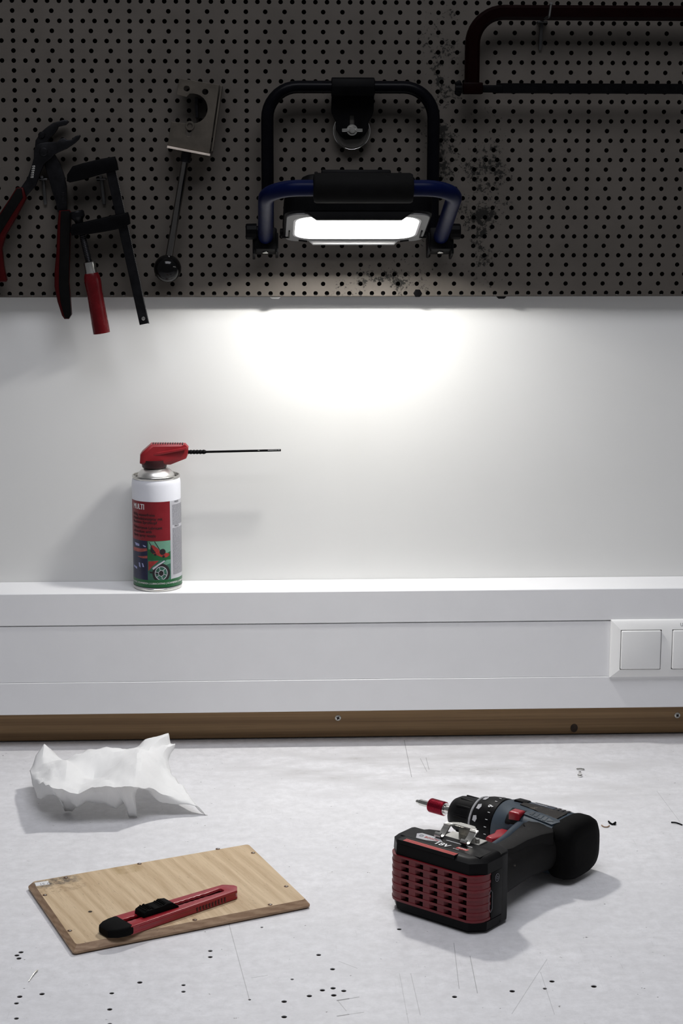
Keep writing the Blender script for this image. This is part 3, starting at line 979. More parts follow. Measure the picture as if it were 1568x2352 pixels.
# ------------------------------------------------------------------ notched sheet steel lever tool
def build_lever():
    z7 = (350, 160, 4.704); Yf = -.05
    c = PY(440, 280, Yf)
    root = empty('lever_tool', (c.x, -.03, PY(385, 640, -.05).z))
    tag(root, 'brown steel lever tool with a notched square head and black ball knob', 'lever tool')
    def add(name, bm, mat, smooth=35):
        o = obj(name, bm, mat, smooth=smooth); world_child(o, root); return o
    arc = [(430+165*cos(a), 420+163*sin(a)) for a in [radians(-100+i*200/14) for i in range(15)]]
    outl = [(290, 92), (722, 165), (617, 905), (163, 818), (203, 562), (350, 578)]+list(reversed(arc))+[(370, 296), (258, 268)]
    holes = [circ(370, 205, 32), circ(570, 240, 33)]
    slot = [(360, 690), (363, 655), (420, 655), (424, 690), (412, 715), (392, 724), (370, 714)]
    bm = new()
    plate(bm, pxpoly(outl, Yf, *z7), [pxpoly(h, Yf, *z7) for h in holes]+[pxpoly(slot, Yf, *z7)], yplane, Yf, Yf+.0025, .0004)
    add('front_plate', bm, 'sheet')
    def wall(A, B, ya, yb, th, mat, name):
        a = PY(z7[0]+A[0]/z7[2], z7[1]+A[1]/z7[2], Yf); b = PY(z7[0]+B[0]/z7[2], z7[1]+B[1]/z7[2], Yf)
        d = (b-a).normalized(); n_ = Vector((-d.z, 0, d.x))*th
        bm = new()
        plate(bm, [(p.x, p.z) for p in (a, b, b+n_, a+n_)], [], yplane, ya, yb, .0004)
        add(name, bm, mat)
    wall((735, 172), (633, 880), Yf+.0006, -.0205, .0025, 'sheet', 'side_wall')
    wall((290, 92), (722, 165), Yf+.0026, -.0205, -.0025, 'sheet', 'top_wall')
    wall((163, 822), (625, 910), Yf-.010, -.0205, -.0028, 'sheet_lit', 'bottom_flange')
    wall((455, 300), (462, 520), Yf+.012, -.0205, .004, 'darksteel', 'inner_stop')
    p = PY(350+405/4.704, 160+605/4.704, Yf)
    bm = new()
    rs = []
    lathe(bm, (p.x, Yf+.002, p.z), (0, -1, 0), [(0, .0100/1.7), (.0035, .0100/1.7), (.0038, .0056), (.0038, .0036), (-.0, .0036)], 24, cap=False)
    add('eyelet', bm, 'sheet')
    a = PY(350+372/4.704, 160+880/4.704, -.043); b = PY(350+352/4.704, 160+1000/4.704, -.043); e = PY(350+175/4.704, 160+2040/4.704, -.043)
    bm = new(); cyl(bm, a, b, .0068, seg=24, bev=.0006); add('collar', bm, 'darksteel')
    bm = new(); cyl(bm, b, e, .0048, seg=24); add('lever_rod', bm, 'darkchrome')
    bc = PY(350+163/4.704, 160+2148/4.704, -.043)
    bm = new(); bmesh.ops.create_uvsphere(bm, u_segments=36, v_segments=20, radius=.0182, matrix=Matrix.Translation(bc)); add('ball_knob', bm, MAT('black_ball', (.003, .003, .003), .15, var=.1, bmp=0, spec=.2))
build_lever()

# ------------------------------------------------------------------ hacksaw
def build_saw():
    Ys = -.050
    a = PY(1083, 205, Ys)
    root = empty('hacksaw', (a.x, Ys, a.z-.01))
    tag(root, 'dark red tubular hacksaw hung by its frame on a wire hook', 'hacksaw')
    def add(name, bm, mat, smooth=35):
        o = obj(name, bm, mat, smooth=smooth); world_child(o, root); return o
    zt = PY(1300, 29.5, Ys).z; zb = PY(1083, 203, Ys).z
    xl = a.x; xr = xl+.318
    def sq(bm, pts, hy, hz):
        pts = [Vector(p) for p in pts]; rs = []
        for i, p in enumerate(pts):
            d = (pts[min(i+1, len(pts)-1)]-pts[max(i-1, 0)]).normalized()
            u = Vector((0, 1, 0)); v = d.cross(u)
            rs.append([p+u*hy*cu+v*hz*cv for cu, cv in ((.55, 1), (1, .6), (1, -.6), (.55, -1), (-.55, -1), (-1, -.6), (-1, .6), (-.55, 1))])
        rings(bm, rs)
    bm = new(); sq(bm, fillet([(xl, Ys, zb-.004), (xl, Ys, zt), (xr, Ys, zt), (xr, Ys, zb-.012)], .040, 10), .0072, .0094)
    add('frame', bm, 'redframe', 30)
    bm = new(); box(bm, (xl+.001, Ys, zb), (.0255, .018, .0148), .0015); add('blade_socket', bm, 'redframe')
    bm = new()
    cyl(bm, (xl-.013, Ys, zb), (xl-.0215, Ys, zb), .0048, seg=16)
    for s in (-1, 1):
        box(bm, (xl-.0175, Ys, zb+s*.0055), (.0085, .005, .008), .0018, mat=Matrix.Rotation(s*-.5, 4, 'Y'))
    add('wing_nut', bm, 'black')
    bm = new(); box(bm, (xl+.025, Ys-.001, zb-.0005), (.03, .006, .0095), .001); add('blade_clip', bm, 'black')
    zb2 = PY(1300, 203.5, Ys).z
    x0_, x1_ = xl+.032, xr-.01
    n = 150; step = (x1_-x0_)/n
    outl = [(x1_, zb2+.0066), (x0_, zb2+.0066), (x0_, zb2-.0056)]
    for i in range(n):
        outl.append((x0_+step*(i+.25), zb2-.0056)); outl.append((x0_+step*(i+.75), zb2-.0068))
    outl.append((x1_, zb2-.0056))
    bm = new(); plate(bm, outl, [], yplane, Ys-.0015, Ys+.0005); add('blade', bm, 'black', 0)
    bm = new()
    hp = [(xr-.012, zt-.012), (xr+.028, zt-.03), (xr+.040, zb+.01), (xr+.030, zb-.022), (xr-.012, zb-.022), (xr-.010, zb+.005), (xr+.006, zb+.02), (xr+.002, zt-.04)]
    plate(bm, hp, [], yplane, Ys-.012, Ys+.012, .004, seg=2)
    add('grip', bm, 'rubber')
build_saw()

# ------------------------------------------------------------------ spray can
def build_can():
    cx, cy, R = -.1335, -.0345, .0330
    z0 = ZT
    root = empty('spray_can', (cx, cy, z0))
    tag(root, 'lubricant spray can with a red nozzle cap and black straw, printed MULTI', 'spray can')
    inv = root.matrix_basis.inverted()
    def add(name, bm, mat, parent=None, smooth=35):
        o = obj(name, bm, mat, smooth=smooth)
        o.parent = parent or root
        o.matrix_parent_inverse = inv if parent is None else Matrix.Identity(4)
        return o
    base = (cx, cy, z0)
    zr = .1565                                  # height of the upper seam
    bm = new()
    lathe(bm, base, (0, 0, 1), [(.004, R-.0006), (.005, R), (zr-.0115, R), (zr-.008, R-.0004), (zr-.005, R-.0014), (zr-.0035, R-.0022), (zr-.003, R-.004)], 64, cap=False)
    body = add('body', bm, 'canwhite')
    bm = new()
    lathe(bm, base, (0, 0, 1), [(.0006, R-.006), (.0001, R-.003), (.0006, R-.0008), (.002, R-.0002), (.0036, R-.0002), (.0044, R-.0008), (.0045, R-.003)], 64)
    add('bottom_seam', bm, 'steel')
    bm = new()
    lathe(bm, base, (0, 0, 1), [(zr-.0042, R-.004), (zr-.0044, R-.0014), (zr-.0030, R-.0006), (zr-.0012, R-.0006), (zr-.0003, R-.0012), (zr-.0005, R-.0024), (zr-.004, R-.0032), (zr-.0035, R-.0050)], 64, cap=False)
    add('top_seam', bm, 'steel')
    bm = new()
    lathe(bm, base, (0, 0, 1), [(zr-.0045, R-.0040), (zr-.0042, R-.0072), (zr-.001, R-.0080), (zr+.0028, R-.0098), (zr+.0062, R-.0132), (zr+.0084, R-.0172), (zr+.009, .0125), (zr+.012, .0125), (zr+.0125, .0115), (zr+.0125, .002)], 48)
    add('dome', bm, MAT('brushed_dome', (.66, .65, .63), .33, .9, var=.04, bmp=0))
    # ---- printed label, laid on the cylinder (x = arc length to the right of the camera-facing line)
    ph0 = radians(3.0)
    def wrap(x, z, lift=.00012):
        a = ph0+x/R
        return Vector((cx+(R+lift)*sin(a), cy-(R+lift)*cos(a), z0+z))
    def ax(px): return R*math.asin(max(-1, min(1, (px-363.0)/56.5)))
    def az(py): return (PY(363, py, cy-R).z-z0)
    def patch(bm, xa, xb, za, zb_, lift=.00012, mi=0):
        n = max(1, int(abs(xb-xa)/.0025))
        for i in range(n):
            u0 = xa+(xb-xa)*i/n; u1 = xa+(xb-xa)*(i+1)/n
            f = bm.faces.new([bm.verts.new(wrap(u, z, lift)) for u, z in ((u0, za), (u1, za), (u1, zb_), (u0, zb_))]); f.material_index = mi
    def poly(bm, pts, lift, mi=0):
        """pts in photo pixels of the can's front; filled fan"""
        raw = [Vector((ax(x), az(y))) for x, y in pts]
        vs = []
        for p, q in zip(raw, raw[1:]+raw[:1]):           # short edges, so the print hugs the cylinder
            k = max(1, int(abs(q.x-p.x)/.0022)+1)
            vs += [p.lerp(q, i/k) for i in range(k)]
        nb = len(vs)
        x0_, x1_ = min(v.x for v in vs), max(v.x for v in vs); y0_, y1_ = min(v.y for v in vs), max(v.y for v in vs)
        gx = x0_+.0016
        while gx < x1_:
            gy = y0_+.0016
            while gy < y1_:
                vs.append(Vector((gx, gy))); gy += .0024
            gx += .0020
        ov, oe, of, *_ = delaunay_2d_cdt(vs, [(i, (i+1) % nb) for i in range(nb)], [], 1, 1e-9)
        bv = [bm.verts.new(wrap(v.x, v.y, lift)) for v in ov]
        for f in of:
            k = bm.faces.new([bv[i] for i in f]); k.material_index = mi
    xL = -R*1.45; xR = ax(393.4); zt_, zm, zg, zbt = az(1153.3), az(1243), az(1333), az(1351.2)
    bm = new(); patch(bm, xL, xR, zm, zt_)
    lab = add('label_panel', bm, 'canred', body, 0)
    bm = new(); patch(bm, ax(395.8), R*2.5, zg+.0015, zt_); patch(bm, xR, ax(395.8), zg, zt_)
    add('label_text_column', bm, 'cangrey', body, 0)
    bm = new(); patch(bm, -R*3.1, R*3.1, zbt, zg+.0005, .00010)
    add('label_foot_band', bm, 'cangreen', body, 0)
    bm = new(); patch(bm, -R*3.1, R*3.1, zbt-.0004, zbt+.0006, .00022)
    add('label_edge_line', bm, 'ink', body, 0)
    # pictures: engine bay, hydraulic parts, lawn mower, motorcycle wheel
    xm = ax(340.5)
    z1 = az(1287)
    bm = new(); patch(bm, xL, xm, zg, zm, .00014)
    add('label_picture', bm, 'canblue', body, 0)
    bm = new()
    poly(bm, [(309,1262),(325,1262),(339,1260),(340,1266),(325,1270),(309,1271)], .0002)
    poly(bm, [(317,1281),(330,1279),(340,1277),(340,1283),(328,1284)], .0002)
    add('label_picture_red', bm, MAT('faded_red', (.30, .06, .05), .4, var=.3, scale=300, bmp=0), body, 0)
    bm = new()
    for q in ([(312,1250),(322,1252),(322,1257),(314,1257)], [(330,1253),(337,1255),(336,1258),(331,1256)], [(320,1295),(323,1295),(324,1306),(321,1304)], [(327,1295),(330,1296),(332,1304),(329,1304)], [(309,1304),(316,1306),(316,1311),(309,1308)]):
        poly(bm, q, .0002)
    add('label_picture_glint', bm, MAT('pale_violet', (.30, .32, .55), .4, var=.3, scale=300, bmp=0), body, 0)
    bm = new(); patch(bm, xm, xR, z1, zm, .00014)
    add('label_picture_green', bm, 'cangreen', body, 0)
    bm = new(); poly(bm, [(342,1244),(393,1243),(393,1268),(384,1272),(360,1262),(343,1262)], .00018)
    poly(bm, [(370,1302),(393,1296),(393,1287),(384,1287)], .00018)
    add('label_picture_sky', bm, 'cangreen2', body, 0)
    bm = new(); patch(bm, xm, xR, zg, z1, .00014)
    add('label_picture_wheel_ground', bm, MAT('teal_ground', (.03, .12, .08), .4, var=.35, scale=120, bmp=0), body, 0)
    bm = new()
    poly(bm, [(348,1253),(354,1252),(366,1261),(369,1268),(380,1270),(390,1273),(391,1277),(384,1281),(376,1281),(366,1277),(350,1271),(347,1264)], .00022)
    poly(bm, [(342,1290),(366,1288),(350,1302),(342,1312)], .00022)
    add('label_picture_mower', bm, MAT('mower_red', (.33, .03, .025), .4, var=.3, scale=250, bmp=0), body, 0)
    bm = new()
    def stroke(pts, w_, lift):
        for (xa, ya), (xb, yb) in zip(pts[:-1], pts[1:]):
            d = Vector((xb-xa, yb-ya)).normalized(); n_ = Vector((-d.y, d.x))*w_/2
            poly(bm, [(xa+n_.x, ya+n_.y), (xb+n_.x, yb+n_.y), (xb-n_.x, yb-n_.y), (xa-n_.x, ya-n_.y)], lift)
    stroke([(344,1245),(349,1253),(353,1263)], 1.6, .00026)
    stroke([(357,1244),(362,1252),(369,1264)], 1.6, .00026)
    poly(bm, [(348,1256),(354,1262),(360,1270),(352,1272),(347,1267)], .00024)
    poly(bm, [(x, y) for x, y in circ(375, 1268, 7, 14)], .00026)
    for q in circ(0, 0, 1, 3)[:0]: pass
    poly(bm, circ(377, 1279, 3, 10), .00026); poly(bm, circ(358, 1274, 3, 10), .00026)
    wc = (371, 1317)
    def annulus(r0, r1, lift, mi=0):
        n = 40
        for i in range(n):
            a0, a1 = 2*pi*i/n, 2*pi*(i+1)/n
            q = [(wc[0]+r*cos(a)*.92, wc[1]+r*sin(a)) for r, a in ((r0, a0), (r1, a0), (r1, a1), (r0, a1))]
            if min(p[1] for p in q) > 1330: continue
            f = bm.faces.new([bm.verts.new(wrap(ax(x), az(min(y, 1332)), lift)) for x, y in q]); f.material_index = mi
    annulus(16, 22, .00024); annulus(0.1, 5.5, .00026)
    stroke([(345,1315),(358,1316),(371,1319)], 3.5, .00026)
    add('label_picture_black', bm, 'ink', body, 0)
    bm = new()
    annulus(14.3, 15.8, .00028); annulus(6, 7.2, .00028)
    for a in (.4, 1.4, 2.4, 3.4, 4.4, 5.4):
        stroke([(wc[0]+7*cos(a), wc[1]+7*sin(a)), (wc[0]+14*cos(a), wc[1]+14*sin(a))], 1.2, .0003)
    poly(bm, [(351,1305),(364,1296),(378,1288),(381,1290),(366,1299),(353,1309)], .00026)
    add('label_picture_silver', bm, MAT('silver_print', (.5, .5, .55), .4, var=.1, bmp=0), body, 0)
    # lettering
    bm = new()
    put_text(bm, 'MULTI', .0102, lambda x, y: wrap(ax(309)+.0042+x, az(1171.5)+y*1.05, .0003), bold=.00030, sx=.72)
    add('lettering', bm, 'white', body, 0)
    bm = new()
    for i, t in enumerate(('Völlig wasserfreies', 'Multifunktionsspray mit', 'flexiblem Sprühkopf', 'Multipurpose Lubricant', 'oil medium with', 'handy spray nozzle')):
        yy = (1186.5, 1195.5, 1204, 1216, 1225, 1234)[i]
        put_text(bm, t, .0049, lambda x, y: wrap(ax(310)+.001+x, az(yy)+y*1.1, .0003), bold=.00012, sx=1.0)
    add('lettering', bm, 'ink', body, 0)
    bm = new()
    put_text(bm, 'LUBRICATING | SCHMIEREN | LUBRICATING | SCHMIEREN | LUBRICATING', .0033, lambda x, y: wrap(x, az(1342.5)+y, .0003), bold=.00006, align='CENTER', sx=.98)
    add('lettering', bm, 'white', body, 0)
    bm = new()
    rng = random.Random(3)
    yy = 1161.0
    while yy < 1322:
        if int(yy) in (1209, 1210, 1211, 1212):
            yy += 2; continue
        head = yy < 1163 or 1213 <= yy < 1215
        if not head:
            x = ax(398.5)
            end = ax(398.5)+.030
            while x < end:
                wd_ = rng.uniform(.0008, .0032)
                patch(bm, x, min(end, x+wd_), az(yy)-.00042, az(yy)+.00042, .0003)
                x += wd_+.0005
        yy += 2.75
    for yy in (1158, 1214):
        put_text(bm, 'MULTI', .0036, lambda x, y: wrap(ax(403.5)+x, az(yy)+y, .0003), bold=.00012, sx=.85)
    add('fine_print', bm, 'inkgrey', body, 0)
    # ---- nozzle cap
    def nz(x, y): p = PY(x, y, cy); return (p.x, p.z)
    bm = new()
    side = [(326.5,1035.6),(346.6,1018.0),(426,1018.0),(433.0,1025.5),(431.5,1043.6),(428.1,1052.0),(392.5,1065.5),(331,1065.8),(321.0,1062.4),(322.0,1042.5)]
    s2 = [nz(*p) for p in side]
    zc = sum(p[1] for p in s2)/len(s2); xc = sum(p[0] for p in s2)/len(s2)
    mid = []; fr = []
    xmin = min(p[0] for p in s2); xmax = max(p[0] for p in s2)
    def half(x): return .0125-.0045*((x-xmin)/(xmax-xmin))**1.5
    rs = []
    for sgn, ins, k in ((1, .80, 1.0), (1, .97, .82), (1, 1.0, .35), (-1, 1.0, .35), (-1, .97, .82), (-1, .80, 1.0)):
        rs.append([Vector((xc+(x-xc)*ins, cy+sgn*half(x)*k, zc+(z-zc)*ins)) for x, z in s2])
    rings(bm, rs)
    bevel_edges(bm, [e for e in bm.edges if e.calc_face_angle(0) > .35], .0007, 2)
    cap_ = add('nozzle_cap', bm, 'cap', smooth=28)
    bm = new()         # raised wedge on the side of the cap
    wv = [nz(329, 1042), nz(429, 1024.5), nz(429, 1030), nz(345, 1047)]
    plate(bm, wv, [], yplane, cy-.0085, cy-.0118, .0010, seg=2)
    add('side_wedge', bm, 'cap', cap_)
    bm = new()
    for i in range(13):
        x, z = nz(352+i*5.6, 1017.6)
        box(bm, (x, cy-.002, z-.0006), (.0015, .011, .0022), .0003)
    add('top_rib', bm, 'ink', cap_)
    bm = new()
    xa = nz(333, 1064)[0]; xb = nz(394, 1064)[0]; zz = z0+zr+.009
    lathe(bm, (cx-.002, cy, zz), (0, 0, 1), [(0, .0150), (.001, .0165), (.006, .0172), (.011, .0165)], 32)
    add('nozzle_collar', bm, MAT('cap_dark_red', (.025, .002, .003), .45, var=.1), cap_)
    # straw with its ribbed root
    r0 = PY(430, 1038.3, cy); r1 = PY(470, 1038.0, cy); r2 = PY(645, 1034, cy)
    bm = new()
    d = (r1-r0); prof = []
    n = 22
    for i in range(n): prof.append((d.length*i/n, .0030 if i % 4 < 2 else .0025))
    prof += [(d.length, .0028), (d.length*1.09, .0017)]
    lathe(bm, r0, d, prof, 18)
    add('straw_root', bm, 'black')
    bm = new(); cyl(bm, r1, r2, .00155, seg=14)
    st = add('straw', bm, 'black')
    bm = new()
    dd = (r2-r1).normalized()
    rg = random.Random(5)
    for i in range(9):
        p = r1+dd*((r2-r1).length*rg.uniform(.70, .99))
        box(bm, (p.x, p.y-.00150, p.z+.0006), (rg.uniform(.001, .004), .0003, .0004), .0001)
    add('straw_print', bm, 'white', st, 0)
build_can()

# ------------------------------------------------------------------ crumpled paper towel
def build_paper():
    S = 3.136
    # control net traced on the towel: back rim, back slope, hollow, middle, front ridge, foot of the skirt
    net = [
      [(150,318),(195,210),(255,122),(300,160),(350,198),(405,237),(470,200),(550,168),(640,150),(720,148),(790,155),(850,162),(900,150),(940,128),(980,95),(1040,65),(1150,48),(1165,112),(1198,120),(1185,165),(1120,235)],
      [(150,320),(190,262),(240,235),(300,235),(360,240),(410,246),(470,232),(550,212),(640,195),(720,192),(790,192),(850,182),(895,172),(925,165),(950,160),(975,160),(1020,150),(1060,165),(1110,190),(1130,230),(1165,310)],
      [(155,332),(200,318),(260,300),(320,280),(380,262),(420,258),(470,300),(540,350),(610,384),(670,350),(740,300),(800,262),(850,238),(890,220),(920,208),(950,205),(985,215),(1030,235),(1080,270),(1130,300),(1172,350)],
      [(162,375),(200,366),(245,372),(300,375),(350,376),(410,366),(470,392),(530,406),(610,394),(660,378),(720,362),(780,340),(830,318),(880,300),(920,285),(955,270),(1000,300),(1050,340),(1120,400),(1190,420),(1250,425)],
      [(180,430),(215,405),(260,402),(300,420),(340,432),(390,448),(440,462),(500,467),(600,430),(650,415),(700,418),(760,428),(820,428),(870,425),(905,428),(940,425),(1010,430),(1090,480),(1190,500),(1270,520),(1335,535)],
      [(205,505),(235,510),(320,470),(395,545),(404,612),(445,608),(500,580),(560,540),(690,545),(740,592),(775,602),(832,560),(868,656),(925,657),(912,500),(935,434),(1000,470),(1110,545),(1240,556),(1350,562),(1437,645)]]
    dm = (-.208, -.236, -.275, -.318, -.362, -.335)
    dr = (-.215, -.238, -.250, -.280, -.310, -.3262)
    dlf = (-.225, -.240, -.255, -.275, -.295, -.305)
    rows = []
    for i, rr in enumerate(net):
        r_ = []
        for j, (x, y) in enumerate(rr):
            fr_ = max(0, (j-14)/6); fl = max(0, (3-j)/3)
            Y = dm[i]*(1-fr_-fl)+dr[i]*fr_+dlf[i]*fl
            r_.append((x, y, Y))
        rows.append(r_)
    for j in (4, 5): rows[5][j] = (*net[5][j], -.3110)
    for j in (12, 13): rows[5][j] = (*net[5][j], -.3310)
    C = [[PY(20+x/S, 1670+y/S, Y) for x, y, Y in r] for r in rows]
    nr, nc = len(C), len(C[0])
    SU = 5
    def lerp_line(pts, n):
        out = []
        for p, q in zip(pts[:-1], pts[1:]):
            out += [p.lerp(q, k/n) for k in range(n)]
        return out+[pts[-1]]
    def mixed(pts, n, f):                       # partly sharp, partly rounded
        return [a_.lerp(b_, f) for a_, b_ in zip(lerp_line(pts, n), catmull(pts, n))]
    rowsI = [mixed(r, SU, .22) for r in C]
    cols = []
    for j in range(len(rowsI[0])):
        cols.append(mixed([rowsI[i][j] for i in range(nr)], SU, .25))
    nu, nv = len(cols), len(cols[0])
    rg = random.Random(11)
    folds = [(rg.uniform(-1, 1), rg.uniform(-1, 1), rg.uniform(-.6, .6), rg.uniform(0, 1), rg.uniform(18, 60)) for _ in range(8)]
    bm = new()
    uvl = bm.loops.layers.uv.new('UVMap')
    grid = []
    uvs = {}
    for i in range(nu):
        line = []
        for j in range(nv):
            p = cols[i][j].copy()
            d = 0
            for a, b, c, ph, fr in folds:
                t = (p.x*a+p.y*b+p.z*c)*fr+ph+.5*noise.noise(p*14)
                d += abs((t % 1)-.5)-.25
            p.z += d*.0024
            p.y += d*.0020
            p.y += .0010*noise.noise(p*45)
            p.x += .0010*noise.noise(p*45+Vector((7, 3, 1)))
            p.z = max(p.z, .0006)
            v = bm.verts.new(p); uvs[v] = (i/nu*2, j/nv); line.append(v)
        grid.append(line)
    for i in range(nu-1):
        for j in range(nv-1):
            f = bm.faces.new((grid[i][j], grid[i+1][j], grid[i+1][j+1], grid[i][j+1]))
            for l in f.loops: l[uvl].uv = uvs[l.vert]
    # a folded-under leg and the thin tail strip lying on the bench
    o = obj('paper_towel', bm, 'paper', smooth=24)
    tag(o, 'crumpled white paper towel lying at the back of the worktop', 'paper towel')
    md = o.modifiers.new('thickness', 'SOLIDIFY'); md.thickness = .00025; md.offset = 0
build_paper()

# ------------------------------------------------------------------ plywood board
TB = .0100
def build_board():
    pts = [PZ(63, 2031, TB*.6), PZ(575, 1934.5, TB), PZ(714, 2079, TB*.4), PZ(168, 2190, TB*.3)]
    c = sum(pts, Vector())/4
    ex = ((pts[1]-pts[0]).normalized()+(pts[2]-pts[3]).normalized()); ex.z = 0; ex.normalize()
    ey = Vector((-ex.y, ex.x, 0))
    root = empty('plywood_board', (c.x, c.y, 0))
    tag(root, 'small plywood board with rusty nails along its edges, under the red knife', 'wooden board')
    Bm = Matrix((( ex.x, ey.x, 0), (ex.y, ey.y, 0), (0, 0, 1))).to_4x4()
    Bm.translation = (c.x, c.y, 0)
    root.matrix_world = Bm
    inv = Bm.inverted()
    def loc(p): return inv @ p
    lp = [loc(p) for p in pts]
    outl = [(p.x, p.y) for p in lp]
    # slightly rounded back left corner
    def inset(o, d):
        n = len(o); r = []
        cc = Vector((sum(p[0] for p in o)/n, sum(p[1] for p in o)/n))
        for i in range(n):
            a = Vector(o[i-1]); b = Vector(o[i]); e = Vector(o[(i+1) % n])
            u = (b-a).normalized(); w_ = (e-b).normalized()
            n1 = Vector((-u.y, u.x)); n2 = Vector((-w_.y, w_.x))
            if n1.dot(cc-b) < 0: n1 = -n1; n2 = -n2
            k = (n1+n2); k = k/(k.dot(n1))
            r.append(b+k*d)
        return r
    def rnd(o, rad):
        o3 = [Vector((p[0], p[1], 0)) for p in o]; n = len(o3); out = []
        for i in range(n):
            a = (o3[i-1]-o3[i]).normalized(); b = (o3[(i+1) % n]-o3[i]).normalized()
            out += [o3[i]+a*rad, o3[i]+(a+b)*rad*.28, o3[i]+b*rad]
        return out
    lay = [(.0008, .0018, .0), (.0022, .0002, 0), (.0042, .0, 0), (TB, .0046, 0)]
    bm = new()
    rs = []
    for z, ins, _ in lay:
        q = rnd(inset(outl, ins), .0035)
        rs.append([Vector((p.x, p.y, z)) for p in q])
    rings(bm, rs)
    for f in bm.faces:
        f.material_index = 0 if all(v.co.z > TB-1e-5 for v in f.verts) else 1
    o = obj('panel', bm, ['ply', 'plyedge'], root, smooth=20)
    nails = [(151,2016,0),(320,1984,1),(500,1950,1),(581,1959,1),(103,2056,1),(160,2138,1),(657,2036,1),(620,2078,0),(447,2113,0),(207,2094,2)]
    for x, y, t in nails:
        p = loc(PZ(x, y, TB))
        bm = new()
        if t == 2:
            lathe(bm, (p.x, p.y, TB-.0002), (0, 0, 1), [(0, .0022), (.00035, .0022)], 12)
            obj('nail_hole', bm, 'hole', root, smooth=0)
        else:
            lathe(bm, (p.x, p.y, TB-.0002), (0, 0, 1), [(0, .0026), (.0004, .0026), (.0005, .0020), (.0005, .0002)], 14)
            nl = obj('nail', bm, 'rust', root)
            bm = new(); lathe(bm, (p.x+.0004, p.y-.0003, TB+.0003), (0, 0, 1), [(0, .0012), (.0003, .001)], 10)
            obj('nail_head', bm, 'zinc', nl)
    # paper sticker in the corner
    a = loc(PZ(79.5, 2028, TB)); b = loc(PZ(110.5, 2023.5, TB)); d = loc(PZ(83, 2036, TB))
    bm = new()
    e1 = (b-a); e2 = (d-a)
    e1.z = e2.z = 0
    vv = [Vector((a.x, a.y, TB+.0003))+q for q in (Vector(), e1, e1+e2, e2)]
    bm.faces.new([bm.verts.new(v) for v in vv])
    r = bmesh.ops.extrude_face_region(bm, geom=list(bm.faces))
    for v in r['geom']:
        if isinstance(v, bmesh.types.BMVert): v.co.z -= .0003
    st = obj('sticker', bm, 'white', root, smooth=0)
    bm = new()
    u = e1.normalized(); w_ = -e2.normalized()
    org = Vector((a.x, a.y, TB+.00035))+e2*.9+u*.0042
    put_text(bm, '15 A', .0075, lambda x, y: org+u*x+w_*y, sx=.85)
    obj('sticker_text', bm, 'inkgrey', st, smooth=0)
    return root, Bm
board, BM = build_board()

